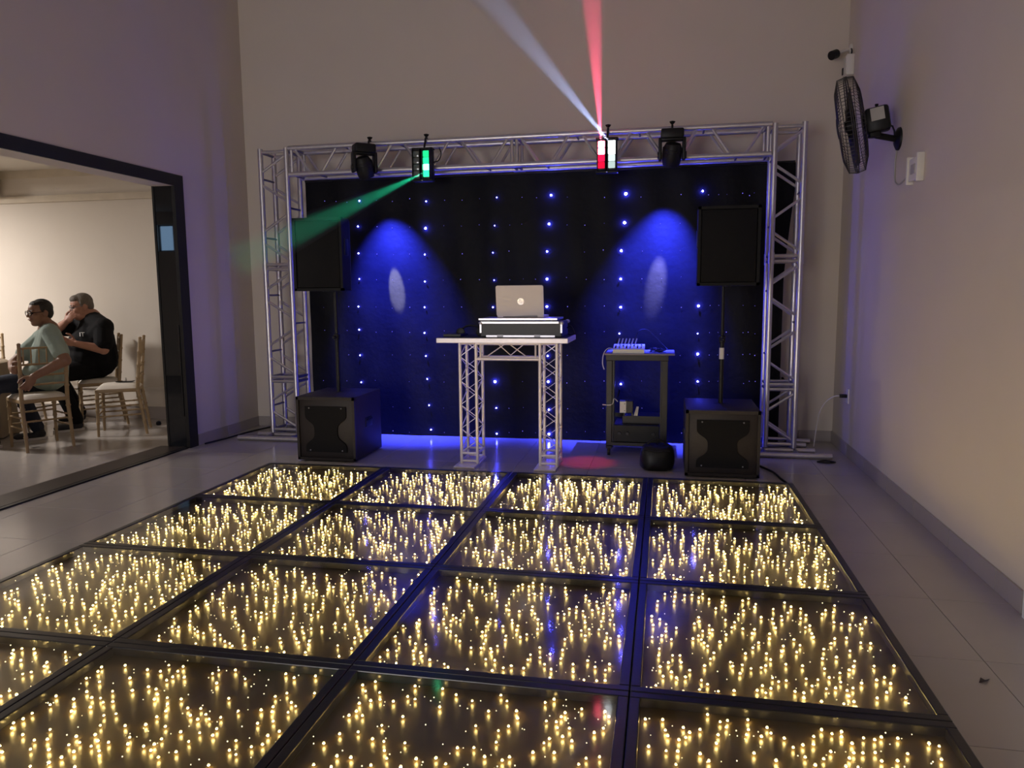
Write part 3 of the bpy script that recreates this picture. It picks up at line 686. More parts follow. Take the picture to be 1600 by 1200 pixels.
for dz in (-0.03, 0.03): MB().lathe([(0.004, 0), (0.004, 0.002)], (2.772, 1.108, 0.42+dz), (0, -1, 0), 8).build('screw', M_plastic, ps)
MB().span((2.758, 1.172, 0.3295), (2.770, 1.20, 0.37)).span((2.828, 1.172, 0.3295), (2.840, 1.20, 0.37)).build('foot', M_rackm, ps)
pv = [(2.845, 1.175, 0.3295), (2.880, 1.175, 0.3295), (2.890, 1.19, 0.415), (2.870, 1.19, 0.415)]
single('folded_paper', MB().add(pv+[(x, y+0.004, z) for x, y, z in pv], [(0, 1, 2, 3), (7, 6, 5, 4), (0, 4, 5, 1), (1, 5, 6, 2), (2, 6, 7, 3), (3, 7, 4, 0)]), M_paper, 'folded strip of white paper tucked inside the rack', 'paper')
# mixer on the rack
mz = KZ+0.0125
mxr = thing('audio_mixer', (2.81, 1.20, mz), 'small white audio mixer with knobs on top of the rack', 'mixer')
vs = [(2.668, 1.045, mz), (2.935, 1.045, mz), (2.935, 1.27, mz), (2.668, 1.27, mz), (2.668, 1.045, mz+0.035), (2.935, 1.045, mz+0.035), (2.935, 1.27, mz+0.065), (2.668, 1.27, mz+0.065)]
MB().add(vs, [(0, 3, 2, 1), (4, 5, 6, 7), (0, 1, 5, 4), (1, 2, 6, 5), (2, 3, 7, 6), (3, 0, 4, 7)]).build('body', M_white, mxr)
for a in range(8):
    for b in range(3):
        MB().lathe([(0.007, 0), (0.0055, 0.016)], (2.69+a*0.031, 1.10+b*0.045, mz+0.041+b*0.006), (0, -0.13, 1), 8).build('knob', [M_plastic, M_alud, M_white][(a+b) % 3], mxr, True)
for a in range(6): MB().tube((2.70+a*0.03, 1.262, mz+0.064), (2.715+a*0.03, 1.265, mz+0.115), 0.006, n=8).build('jack_plug', M_alud, mxr, True)
rnd = random.Random(5)
for k, (x0, x1) in enumerate(((2.97, 3.12), (3.0, 3.14), (2.96, 3.1))):
    pts = []
    for q in range(26):
        a = q*0.55+k; pts.append(((x0+x1)/2+math.cos(a)*0.06*(0.6+0.4*math.sin(q*0.3)), 1.22+0.08*math.sin(a)+k*0.01, mz+0.006+0.008*k+0.006*abs(math.sin(q*0.9))))
    cable('coiled_cable', pts, 0.0045, M_plastic, ['black coiled cable heaped beside the mixer, bottom loop', 'black coiled cable heaped beside the mixer, middle loop', 'black coiled cable heaped beside the mixer, top loop'][k], 3)
cable('audio_lead', [(2.85, 1.265, mz+0.115), (2.88, 1.28, mz+0.18), (2.95, 1.30, mz+0.19), (3.03, 1.30, mz+0.12), (3.10, 1.28, mz+0.05), (3.13, 1.26, mz+0.02)], 0.004, M_plastic, 'thin black lead arching from the mixer plugs')
cable('mains_cord', [(2.668, 1.16, mz+0.03), (2.62, 1.12, mz+0.035), (2.588, 1.08, mz-0.01), (2.582, 1.06, mz-0.09), (2.596, 1.05, mz-0.14)], 0.0045, M_white, 'white cord hanging from the mixer down the rack side')
cable('mains_cord', [(2.585, 1.02, 0.452), (2.64, 1.018, 0.45), (2.672, 1.03, 0.46), (2.682, 1.06, 0.50), (2.71, 1.10, 0.47)], 0.004, M_white, 'short white cord bent around the rack post at mid height')
# bag on the floor by the rack
bg = thing('black_bag', (3.05, 0.62, 0), 'slouched black equipment bag on the floor before the rack', 'bag')
mb = MB(); N = 22; prof = []
for a in range(9):
    z = [0.001, 0.02, 0.06, 0.11, 0.15, 0.18, 0.195, 0.20, 0.202][a]; s = [0.86, 1.0, 1.03, 1.0, 0.94, 0.84, 0.66, 0.4, 0.1][a]
    for i in range(N):
        t = 2*PI*i/N; r = 1+0.05*math.sin(3*t+a*0.6)+0.03*math.sin(5*t-a)
        cx, cy = math.copysign(abs(math.cos(t))**0.7, math.cos(t)), math.copysign(abs(math.sin(t))**0.7, math.sin(t))
        prof.append((3.055+0.135*s*r*cx, 0.63+0.12*s*r*cy, z*(1+0.04*math.sin(t*2+1))))
mb.add(prof, [tuple(range(N-1, -1, -1)), tuple(8*N+i for i in range(N))]+[(a*N+i, a*N+(i+1) % N, (a+1)*N+(i+1) % N, (a+1)*N+i) for a in range(8) for i in range(N)])
mb.build('sack', M_plastic, bg, True)
MB().path([(2.97+0.17*k/12, 0.60+0.0*k, 0.195+0.05*math.sin(PI*k/12)) for k in range(13)], 0.008, 8).build('handle', M_black, bg, True)
MB().path([(2.95+0.21*k/8, 0.52+0.01*math.sin(k), 0.165+0.004*math.sin(k*1.3)) for k in range(9)], 0.004, 6).build('zip', M_rackm, bg, True)

# ------------------------------------------------------------------ fixtures on the truss
def clamp(parent, x, y, ztop, zbot):
    MB().tube((x, y, ztop-0.006), (x, y, ztop+0.018), 0.008, n=8).lathe([(0.008, 0), (0.018, 0.008), (0.026, 0.022), (0.010, 0.028)], (x, y, ztop+0.012), (0, 0, 1), 12).build('clamp_screw', M_plastic, parent, True)
    pts = [(x, y+0.034*math.cos(a), ztop-0.027+0.034*math.sin(a)) for a in [PI*k/10 for k in range(11)]]
    MB().path(pts, 0.009, 8).tube((x, y-0.034, ztop-0.027), (x, y-0.082, zbot-0.004), 0.010).build('clamp', M_plastic, parent, True)
def lens_mat(name, col, strength): return emission(name, col, strength)
def spider(x, y, zc, dx, label, cols, tilt):
    t = thing('led_bar_light', (x, y, zc-0.14), label, 'stage light')
    MB().bbox((x, y+0.075, zc), (0.17, 0.075, 0.27), 0.008).build('housing', M_plastic, t, True)
    for s, (cm, strs) in zip((-1, 1), cols):
        xb = x+s*dx
        R = Euler((0, 0, tilt)).to_matrix()
        MB().bbox((xb, y+0.016, zc), (0.074, 0.05, 0.262), 0.006).build('light_bar', M_plastic, t, True)
        for q in (-1, 1): MB().bbox((xb+q*0.034, y-0.018, zc), (0.006, 0.03, 0.262), 0.002).build('bar_flank', M_plastic, t)
        for k in range(4):
            z = zc+0.087-k*0.058
            l = MB().bbox((xb, y-0.012, z), (0.058, 0.014, 0.055), 0.006)
            l.build('lens', cm[k], t, True)
    for z in (zc+0.14, zc-0.14): MB().bbox((x, y+0.05, z), (0.19, 0.09, 0.016), 0.004).build('end_bracket', M_plastic, t)
    MB().lathe([(0.006, 0), (0.006, 0.006)], (x, y+0.004, zc-0.143), (0, -1, 0), 10).build('screw', M_alud, t)
    clamp(t, x, YT0, ZT+0.022, zc+0.14)
    return t
red = [lens_mat('red_lens_bright', (1.0, 0.10, 0.18), 16), lens_mat('red_lens', (1.0, 0.05, 0.14), 8)]
red4 = [red[0], red[0], emission('red_lens_low', (1.0, 0.01, 0.07), 1.5), emission('red_lens_lowest', (1.0, 0.01, 0.06), 1.0)]
whi = emission('white_lens_bright', (0.9, 0.95, 1.0), 16)
whi4 = [whi, whi, emission('white_lens_low', (0.75, 0.95, 0.9), 1.2), emission('white_lens_lowest', (0.75, 0.95, 0.9), 0.8)]
grn = emission('green_lens_bright', (0.10, 1.0, 0.45), 9)
grn4 = [emission('green_lens', (0.02, 1.0, 0.33), 1.1), emission('green_lens_mid', (0.02, 1.0, 0.33), 1.6), grn, emission('green_lens_low', (0.03, 1.0, 0.36), 2.0)]
M_glassd = mat('unlit_lens', (0.10, 0.12, 0.12), 0.08, spec=0.8, noise=(40, 0.4))
off4 = [M_glassd]*4
YS = 1.23
spider(2.592, YS, 2.585, 0.044, 'black bar light with red and white lit lenses on the truss', [(red4, 0), (whi4, 0)], 0)
spider(0.935, YS, 2.575, 0.046, 'black bar light with one green lit strip on the truss', [(off4, 0), (grn4, 0)], 0)
def moving_head(x, y, ztop, yaw, target, label):
    t = thing('moving_head_light', (x, y, 2.47), label, 'stage light')
    Rz = Euler((0, 0, yaw)).to_matrix(); c = Vector((x, y, 0))
    L = lambda a, b, z: c + Rz @ Vector((a, b, 0)) + Vector((0, 0, z))
    MB().bbox(L(0, 0, 2.735), (0.19, 0.15, 0.08), 0.014, Rz).build('base', M_plastic, t, True)
    MB().bbox(L(0, 0, 2.693), (0.225, 0.09, 0.026), 0.008, Rz).build('yoke', M_plastic, t, True)
    for s in (-1, 1):
        MB().bbox(L(s*0.099, 0, 2.61), (0.028, 0.095, 0.18), 0.010, Rz).build('yoke_arm', M_plastic, t, True)
        MB().lathe([(0.03, 0), (0.028, 0.008)], L(s*0.112, 0, 2.565), Rz @ Vector((s, 0, 0)), 16).build('tilt_cap', M_plastic, t, True)
    hc = L(0, 0, 2.565); d = (Vector(target)-hc).normalized()
    h = MB().lathe([(0.03, -0.105), (0.062, -0.095), (0.078, -0.06), (0.082, 0.0), (0.078, 0.05), (0.068, 0.088), (0.058, 0.090), (0.054, 0.074)], hc, d, 20)
    hd = h.build('head', M_plastic, t, True)
    MB().lathe([(0.049, 0.072), (0.045, 0.078), (0.02, 0.083)], hc, d, 20).build('lens', emission('head_lens', (0.35, 0.4, 1.0), 6), hd, True)
    for k in range(3): MB().lathe([(0.0825, -0.012), (0.0845, -0.006), (0.0825, 0.0)], hc-d*(0.02+k*0.014), d, 20, cap=False).build('cooling_fin', M_plastic, hd, True)
    clamp(t, x, YT0, ZT+0.022, 2.76)
    return hc + d*0.11
T1, T2 = on_y(620, 452, YD), on_y(1026, 440, YD)
L1 = moving_head(0.385, 1.235, 2.76, math.radians(38), T1, 'black moving head light turned sideways above the loudspeaker crossed by green')
L2 = moving_head(3.14, 1.265, 2.76, math.radians(2), T2, 'black moving head light facing the dance floor on the truss')
# light of the fixtures
light('left_head_core', 'SPOT', L1, T1, 2400, (0.88, 0.86, 0.74), spot_size=math.radians(9.0), spot_blend=0.4, shadow_soft_size=0.012)
light('left_head_halo', 'SPOT', L1, T1, 2900, (0.035, 0.05, 1.0), spot_size=math.radians(62), spot_blend=1.0, shadow_soft_size=0.012)
light('right_head_core', 'SPOT', L2, T2, 2400, (0.52, 0.50, 1.0), spot_size=math.radians(12), spot_blend=0.9, shadow_soft_size=0.012)
light('right_head_halo', 'SPOT', L2, T2, 2900, (0.035, 0.05, 1.0), spot_size=math.radians(62), spot_blend=1.0, shadow_soft_size=0.012)
W0, R0, G0 = Vector((2.636, YS-0.035, 2.66)), Vector((2.548, YS-0.035, 2.66)), Vector((0.981, YS-0.035, 2.50))
def beam(name, src, u, v, y, power, col, deg, length, label, dens, soft=0.006):
    tgt = on_y(u, v, y); d = (tgt-src).normalized()
    light(name+'_lamp', 'SPOT', src, tgt, power, col, spot_size=math.radians(deg), spot_blend=0.75, shadow_soft_size=soft)
    r0, r1 = 0.012, math.tan(math.radians(deg/2))*length*1.04+0.012
    o = single(name, MB().tube(src+d*0.03, src+d*length, r0, r1, n=28), haze(dens), label, 'haze', base=tuple(src))
    o['kind'] = 'stuff'
HZ = {}
def haze(dens):
    if dens in HZ: return HZ[dens]
    m = bpy.data.materials.new('stage_haze'); m.use_nodes = True; nt = m.node_tree; nt.nodes.clear()
    o = nt.nodes.new('ShaderNodeOutputMaterial'); s = nt.nodes.new('ShaderNodeVolumeScatter'); s.inputs['Density'].default_value = dens; s.inputs['Anisotropy'].default_value = 0.0
    nt.links.new(s.outputs[0], o.inputs['Volume']); HZ[dens] = m; return m
beam('white_beam_haze', W0, 770, 0, 0.95, 680, (0.45, 0.57, 1.0), 10.0, 2.05, 'stage haze lit by the white beam rising to the ceiling', 0.7)
beam('red_beam_haze', R0, 925, 0, 0.95, 1500, (1.0, 0.08, 0.18), 10.5, 2.0, 'stage haze lit by the red beam rising to the ceiling', 0.7)
beam('green_beam_haze', G0, 468, 362, 0.12, 480, (0.02, 1.0, 0.50), 9.0, 2.0, 'stage haze lit by the green beam crossing the loudspeaker', 0.30)
RP = on_z(918, 722, 0)
light('red_floor_pool', 'SPOT', (2.548, YS-0.035, 2.55), RP, 160, (1.0, 0.03, 0.12), spot_size=math.radians(13), spot_blend=0.9, shadow_soft_size=0.02)
# mains cables on the truss and floor
cable('power_cable', [(1.02, 1.31, 2.60), (1.07, 1.32, 2.62), (1.09, 1.325, 2.68), (1.07, 1.33, 2.73)], 0.005, M_plastic, 'short black power cable looping beside the green lit fixture')
cable('floor_cable', [(-1.20, 0.93, 0.008), (-1.15, 1.2, 0.008), (-1.12, 1.5, 0.008), (-1.07, 1.75, 0.008), (-0.99, 1.90, 0.008), (-0.80, 1.93, 0.008), (-0.50, 1.93, 0.008)], 0.008, M_plastic, 'black cable lying along the skirting beside the truss foot')
cable('floor_cable', [(3.86, 0.85, 0.006), (3.95, 0.62, 0.006), (3.98, 0.40, 0.006), (4.02, 0.2, 0.006)], 0.009, M_plastic, 'black cable on the tiles beside the rack side subwoofer')
cable('floor_cable', [(4.36, 1.05, 0.006), (4.42, 1.10, 0.006), (4.50, 1.06, 0.006), (4.44, 1.02, 0.006), (4.36, 1.05, 0.006)], 0.007, M_plastic, 'small loop of black cable on the tiles by the truss foot')

# ------------------------------------------------------------------ fan, camera and sockets on the right wall
fan = thing('wall_fan', (XR, 0.33, 2.44), 'dark caged wall fan with a white label on its motor', 'fan')
FC = Vector((4.345, 0.31, 2.545)); FA = Vector((-0.955, 0.20, -0.17)).normalized()   # axis out of the front
def fanpt(r, a, h):
    u = FA.cross(Vector((0, 0, 1))).normalized(); w = u.cross(FA); return FC + u*(r*math.cos(a)) + w*(r*math.sin(a)) + FA*h
FRD = 0.325
for nm, sgn, dp in (('front_guard', 1, 0.085), ('rear_guard', -1, 0.085)):
    mb = MB()
    for k in range(72):
        a = 2*PI*k/72
        mb.path([fanpt(FRD, a, 0), fanpt(FRD*0.97, a, sgn*dp*0.62), fanpt(FRD*0.72, a, sgn*dp*0.92), fanpt(0.07, a, sgn*dp)], 0.0017, 4)
    for r, h, w in ((0.07, dp, 0.003), (FRD*0.72, dp*0.92, 0.0025), (FRD*0.97, dp*0.62, 0.0025), (FRD, 0.006, 0.004)):
        mb.path([fanpt(r, 2*PI*k/48, sgn*h) for k in range(48)], w, 5, closed=True)
    mb.build(nm, M_fanwire, fan)
MB().lathe([(0.07, 0), (0.068, 0.006), (0.03, 0.010)], FC+FA*0.084, FA, 24).build('badge', M_plastic, fan, True)
hub = MB().lathe([(0.045, -0.03), (0.045, 0.03), (0.03, 0.045)], FC, FA, 20).build('hub', M_plastic, fan, True)
for b in range(3):
    vs = []; n = 8
    for i in range(n+1):
        r = 0.04+(0.29-0.04)*i/n; w = 0.35+0.45*math.sin(PI*min(1, i/n*0.9+0.1)); tw = 0.03*(1-0.4*i/n)
        for sg in (-1, 1): vs.append(fanpt(r, b*2*PI/3+0.4+sg*w*0.55, sg*tw))
    fs = [(2*i, 2*i+1, 2*i+3, 2*i+2) for i in range(n)]
    o = MB().add(vs, fs).build('blade', M_fanwire, fan, True); o.modifiers.new('thick', 'SOLIDIFY').thickness = 0.003
BK = -FA
MB().lathe([(0.05, 0), (0.062, 0.01), (0.062, 0.03)], FC+BK*0.07, BK, 20).build('motor_neck', M_plastic, fan, True)
u = FA.cross(Vector((0, 0, 1))).normalized(); Rm = Matrix((BK, -u, BK.cross(-u))).transposed()
MB().bbox(FC+BK*0.165+Vector((0, 0, -0.005)), (0.15, 0.13, 0.165), 0.02, Rm).build('motor_housing', M_plastic, fan, True)
MB().bbox(FC+BK*0.148+Vector((0, -0.066, 0.028)), (0.085, 0.004, 0.085), 0.001, Rm).build('motor_label', M_label, fan)
MB().lathe([(0.008, 0), (0.008, 0.014), (0.012, 0.018), (0.012, 0.028)], FC+BK*0.155+Vector((0, 0, 0.075)), (0, 0, 1), 10).build('pull_knob', M_plastic, fan, True)
ap = FC+BK*0.16+Vector((0, 0, -0.105))
MB().tube(ap, (XR-0.02, 0.32, 2.445), 0.022, n=12).bbox(ap+Vector((-0.01, 0, 0.01)), (0.07, 0.07, 0.05), 0.008).build('arm', M_plastic, fan, True)
MB().lathe([(0.02, 0.03), (0.05, 0.026), (0.075, 0.012), (0.078, 0.0005)], (XR, 0.32, 2.445), (-1, 0, 0), 24).build('wall_plate', M_plastic, fan, True)
MB().path([(4.58, 0.31, 2.54), (4.61, 0.31, 2.53), (4.625, 0.315, 2.50), (4.63, 0.32, 2.47)], 0.006, 6).build('lead', M_plastic, fan, True)
cable('fan_cord', [(XR-0.006, 0.35, 2.37), (XR-0.006, 0.37, 2.28), (XR-0.006, 0.35, 2.17), (XR-0.006, 0.25, 2.13), (XR-0.006, 0.10, 2.15), (XR-0.012, 0.03, 2.16)], 0.005, M_label, 'pale cord looping on the wall from fan to switch box')
sw = thing('switch_box', (XR, -0.13, 2.10), 'white wall switch box beside the fan', 'switch')
MB().bbox((XR-0.016, -0.13, 2.175), (0.032, 0.22, 0.14), 0.004).build('box', M_white, sw, True)
for yy in (-0.03, -0.23): MB().bbox((XR-0.022, yy, 2.175), (0.044, 0.022, 0.175), 0.004).build('end_cap', M_white, sw, True)
MB().bbox((XR-0.034, -0.13, 2.175), (0.006, 0.08, 0.06), 0.002).build('rocker', M_label, sw, True)
scm = thing('security_camera', (XR, 1.86, 3.50), 'small dark bullet security camera high in the wall corner', 'security camera')
MB().tube(on_y(1299, 87, 1.76), on_y(1307, 84, 1.80), 0.038, n=16).build('body', M_plastic, scm, True)
MB().tube(on_y(1308, 83, 1.80), (XR-0.01, 1.86, 3.50), 0.012, n=10).build('arm', M_white, scm, True)
MB().lathe([(0.04, 0.0005), (0.04, 0.012), (0.028, 0.02)], (XR, 1.86, 3.50), (-1, 0, 0), 18).build('mount', M_white, scm, True)
jb = thing('junction_box', (XR, 1.80, 3.26), 'white junction box below the security camera', 'junction box')
MB().bbox((XR-0.03, 1.80, 3.34), (0.06, 0.13, 0.17), 0.006).build('box', M_white, jb, True)
MB().bbox((XR-0.062, 1.80, 3.34), (0.006, 0.11, 0.15), 0.002).build('lid', M_white, jb, True)
MB().bbox((XR-0.066, 1.855, 3.31), (0.014, 0.03, 0.06), 0.004).build('hinge_latch', M_plastic, jb, True)
cable('camera_lead', [(XR-0.01, 1.84, 3.50), (XR-0.012, 1.80, 3.47), (XR-0.014, 1.80, 3.44), (XR-0.03, 1.80, 3.42)], 0.006, M_plastic, 'black lead between the security camera and its junction box')
oc = thing('wall_outlet', (XR, 1.42, 0.44), 'white wall socket with a plugged black adapter near the truss', 'outlet')
MB().bbox((XR-0.005, 1.42, 0.51), (0.010, 0.08, 0.125), 0.003).build('face_plate', M_white, oc, True)
MB().bbox((XR-0.040, 1.42, 0.51), (0.06, 0.034, 0.03), 0.005).build('plug', M_plastic, oc, True)
cable('white_wall_cord', [(XR-0.07, 1.42, 0.51), (XR-0.11, 1.45, 0.50), (XR-0.16, 1.52, 0.44), (XR-0.19, 1.60, 0.34), (XR-0.20, 1.66, 0.2), (XR-0.21, 1.70, 0.005)], 0.004, M_white, 'white cord drooping from the wall socket to the floor')
wp = on_y(1222, 590, YB)
cable('wall_lead', [(wp.x, YB-0.01, wp.z), (wp.x+0.01, YB-0.03, wp.z-0.03), (wp.x-0.01, YB-0.035, wp.z-0.10), (wp.x-0.05, YB-0.03, wp.z-0.18), (wp.x-0.10, YB-0.02, wp.z-0.30)], 0.011, M_plastic, 'black lead drooping from the rear wall behind the truss leg')
single('dead_leaf', MB().add([(4.235, -2.57, 0.001), (4.26, -2.555, 0.004), (4.285, -2.535, 0.002), (4.262, -2.565, 0.007), (4.25, -2.54, 0.006), (4.235, -2.57, 0.003), (4.26, -2.555, 0.006), (4.285, -2.535, 0.004), (4.262, -2.565, 0.009), (4.25, -2.54, 0.008)], [(0, 1, 3), (1, 2, 3), (0, 4, 1), (5, 8, 6), (6, 8, 7), (5, 6, 9)]), M_sill, 'tiny dark dry scrap lying on the tiles by the dance floor', 'scrap')

# ------------------------------------------------------------------ dining room furniture
def ringed(mb, p0, p1, r0, r1, rings, n=10):
    """turned bamboo-like bar with ring bumps"""
    p0, p1 = Vector(p0), Vector(p1); L = (p1-p0).length; pr = []
    ev = []
    for t in rings: ev += [(t-0.012/L, 0), (t-0.004/L, 1), (t+0.004/L, 1), (t+0.012/L, 0)]
    pts = [(0.0, 0)]+ev+[(1.0, 0)]
    for t, b in pts: r = r0+(r1-r0)*t; pr.append((r*(1.28 if b else 1.0), t*L))
    mb.lathe(pr, p0, p1-p0, n); return mb
def chair_proto():
    t = thing('chiavari_chair', (0, 0, 0), 'x', 'chair', local=True)
    w, d = 0.19, 0.185      # facing +x, back at -x
    SZ = 0.485
    for s in (-1, 1):
        ringed(MB(), (d, s*w, SZ-0.03), (d+0.012, s*(w+0.004), 0.0), 0.018, 0.013, (0.15, 0.42, 0.7)).build('front_leg', M_gold, t, True, world=False)
        ringed(MB(), (-d, s*w, SZ-0.02), (-d-0.065, s*(w+0.004), 0.0), 0.019, 0.014, (0.15, 0.42, 0.7)).build('back_leg', M_gold, t, True, world=False)
        m = ringed(MB(), (-d, s*w, SZ-0.03), (-d-0.055, s*(w+0.0), 0.985), 0.019, 0.015, (0.25, 0.5, 0.75)); m.ell((-d-0.056, s*w, 0.993), (0.017, 0.017, 0.013))
        m.build('back_post', M_gold, t, True, world=False)
        for z in (0.30, 0.20): ringed(MB(), (d+0.006, s*w, z), (-d-0.03*(0.5-z)/0.3, s*w, z+0.01), 0.0085, 0.0085, (0.25, 0.5, 0.75), 8).build('stretcher', M_gold, t, True, world=False)
    for z in (0.32, 0.22): ringed(MB(), (d+0.006, -w, z), (d+0.006, w, z), 0.0085, 0.0085, (0.25, 0.5, 0.75), 8).build('stretcher', M_gold, t, True, world=False)
    for z in (0.28,): ringed(MB(), (-d-0.027, -w, z), (-d-0.027, w, z), 0.0085, 0.0085, (0.25, 0.5, 0.75), 8).build('stretcher', M_gold, t, True, world=False)
    MB().bbox((0, 0, SZ-0.022), (2*d+0.035, 2*w+0.035, 0.036), 0.008).build('seat_frame', M_gold, t, True, world=False)
    # pillow-like cushion
    mb = MB(); N = 12; vs = []
    for a in range(N+1):
        for b in range(N+1):
            x, y = -1+2*a/N, -1+2*b/N
            hgt = 0.042*((1-abs(x)**4)*(1-abs(y)**4))**0.35
            vs.append((x*(d+0.012), y*(w+0.012), SZ-0.004+hgt))
    k = len(vs); vs += [(x, y, SZ-0.004) for x, y, z in vs]
    fs = [(a*(N+1)+b, (a+1)*(N+1)+b, (a+1)*(N+1)+b+1, a*(N+1)+b+1) for a in range(N) for b in range(N)]
    mb.add(vs, fs+[tuple(k+i for i in reversed(f)) for f in fs]).build('cushion', M_cush, t, True, world=False)
    bx = lambda z: -d-0.055*(z-SZ+0.03)/(0.985-SZ+0.03)
    for z in (0.955, 0.805, 0.70, 0.615): ringed(MB(), (bx(z), -w, z), (bx(z), w, z), 0.0095, 0.0095, (0.3, 0.7), 8).build('back_rail', M_gold, t, True, world=False)
    for k in range(6):
        y = -w+2*w*(k+0.5)/6; ringed(MB(), (bx(0.805), y, 0.805), (bx(0.955), y, 0.955), 0.0065, 0.0065, (0.5,), 8).build('spindle', M_gold, t, True, world=False)
    return t
CH = chair_proto()
CHAIRS = [((-2.715, 0.60), 150.5, 'gold chiavari chair hugged by the person in the mint shirt'),
          ((-2.455, 1.375), 212.0, 'empty gold chiavari chair with a phone on its white cushion'),
          ((-3.06, 1.80), 223.0, 'gold chiavari chair under the person in black'),
          ((-3.84, 1.70), 256.0, 'gold chiavari chair behind the table between the two seated people'),
          ((-4.46, 1.63), 300.0, 'gold chiavari chair across the table from the seated people')]
for k, ((x, y), a, lab) in enumerate(CHAIRS):
    o = CH if k == 0 else copy_tree(CH)
    o.location = (x, y, 0.0); o.rotation_euler = (0, 0, math.radians(a)); o['label'] = lab; o['group'] = 'chairs around the dining table'
ph = thing('smartphone', (-2.42, 1.42, 0.527), 'dark smartphone lying on the empty chair', 'phone', rotz=math.radians(200), local=True)
MB().bbox((0, 0, 0.006), (0.165, 0.08, 0.009), 0.003).build('body', M_plastic, ph, True, world=False)
MB().bbox((0, 0, 0.011), (0.155, 0.072, 0.001), 0.0003).build('screen', M_lens, ph, False, world=False)
single('key_ring', MB().lathe([(0.013, 0.0), (0.015, 0.008), (0.006, 0.03), (0.009, 0.042)], (-2.50, 1.53, 0.515), (0, 0, 1), 12), M_label, 'small metal trinket beside the phone on the empty chair', 'trinket', smooth=True)
single('door_stop', MB().lathe([(0.022, 0.0005), (0.028, 0.012), (0.024, 0.035), (0.010, 0.045)], (on_z(248, 664, 0).x, on_z(248, 664, 0).y, 0), (0, 0, 1), 14), M_black, 'round black stopper on the dining-room floor near the skirting', 'door stop', smooth=True)
# round table with long cloth
TCX, TCY, TRR, TTZ = -4.10, 0.80, 0.62, 0.765
tt = thing('round_table', (TCX, TCY, 0), 'round dining table standing under a beige cloth', 'table')
MB().lathe([(TRR-0.02, 0), (TRR, 0.008), (TRR, 0.022), (TRR-0.02, 0.03)], (TCX, TCY, TTZ-0.034), (0, 0, 1), 48).build('tabletop', M_gold, tt, True)
MB().lathe([(0.32, 0.0005), (0.32, 0.02), (0.05, 0.04), (0.04, TTZ-0.034)], (TCX, TCY, 0), (0, 0, 1), 24).build('pedestal', M_gold, tt, True)
mb = MB(); N = 120; vs = []
rows = [(0.05, TTZ), (0.35, TTZ+0.0005), (TRR-0.01, TTZ), (TRR+0.008, TTZ-0.012), (TRR+0.012, 0.6), (TRR+0.02, 0.4), (TRR+0.03, 0.2), (TRR+0.04, 0.012)]
for q, (r, z) in enumerate(rows):
    amp = max(0, (TTZ-0.02-z))*0.05
    for i in range(N): a = 2*PI*i/N; rr = r+amp*(math.sin(a*14)+0.4*math.sin(a*23+1)); vs.append((TCX+rr*math.cos(a), TCY+rr*math.sin(a), z))
mb.add(vs, [tuple(range(N))]+[(q*N+i, q*N+(i+1) % N, (q+1)*N+(i+1) % N, (q+1)*N+i) for q in range(len(rows)-1) for i in range(N)])
tc = single('tablecloth', mb, M_cloth, 'long beige cloth draped over the round dining table', 'tablecloth', smooth=True, base=(TCX, TCY, 0.0))
for k, (x, y) in enumerate(((-3.72, 0.72), (-3.92, 1.18), (-4.45, 0.62))):
    single('plate', MB().lathe([(0.07, 0.001), (0.12, 0.010), (0.15, 0.018), (0.148, 0.021), (0.10, 0.012), (0.02, 0.008)], (x, y, TTZ+0.001), (0, 0, 1), 36), M_plate, ['dark plate on the table edge facing the person in mint', 'dark plate on the table before the person in black', 'dark plate on the table far from both people'][k], 'plate', smooth=True)
    nb = MB(); vs = []
    for a in range(7):
        for i in range(20):
            t_ = 2*PI*i/20; zz = [0, 0.01, 0.03, 0.045, 0.05, 0.04, 0.042][a]; s_ = [0.075, 0.085, 0.082, 0.07, 0.05, 0.03, 0.008][a]
            vs.append((x+s_*(1+0.18*math.sin(4*t_+a))*math.cos(t_)*1.2, y+s_*(1+0.18*math.sin(3*t_-a))*math.sin(t_), TTZ+0.016+zz*(1+0.15*math.sin(5*t_))))
    nb.add(vs, [tuple(range(19, -1, -1)), tuple(6*20+i for i in range(20))]+[(a*20+i, a*20+(i+1) % 20, (a+1)*20+(i+1) % 20, (a+1)*20+i) for a in range(6) for i in range(20)])
    single('napkin', nb, M_napkin, ['crumpled beige napkin on the plate facing the person in mint', 'crumpled beige napkin on the plate before the person in black', 'crumpled beige napkin on the plate far from both people'][k], 'napkin', smooth=True)

# ------------------------------------------------------------------ people
def fused(name, mb, mats, parent, voxel, smooth_it, world=True):
    """union of overlapping closed shapes as one continuous smooth surface"""
    org = parent['_org']; me = mb.mesh(name, mats, False, org)
    o = bpy.data.objects.new(name, me); COL.objects.link(o)
    r = o.modifiers.new('remesh', 'REMESH'); r.mode = 'VOXEL'; r.voxel_size = voxel; r.use_smooth_shade = True
    s = o.modifiers.new('smooth', 'SMOOTH'); s.factor = 0.5; s.iterations = smooth_it
    dg = bpy.context.evaluated_depsgraph_get(); me2 = bpy.data.meshes.new_from_object(o.evaluated_get(dg))
    o.modifiers.clear(); o.data = me2; me2.name = name
    if not me2.materials: me2.materials.append(mats)
    else: me2.materials[0] = mats
    me2.polygons.foreach_set('use_smooth', [True]*len(me2.polygons)); bpy.data.meshes.remove(me)
    o.parent = parent; o['_org'] = list(org); return o
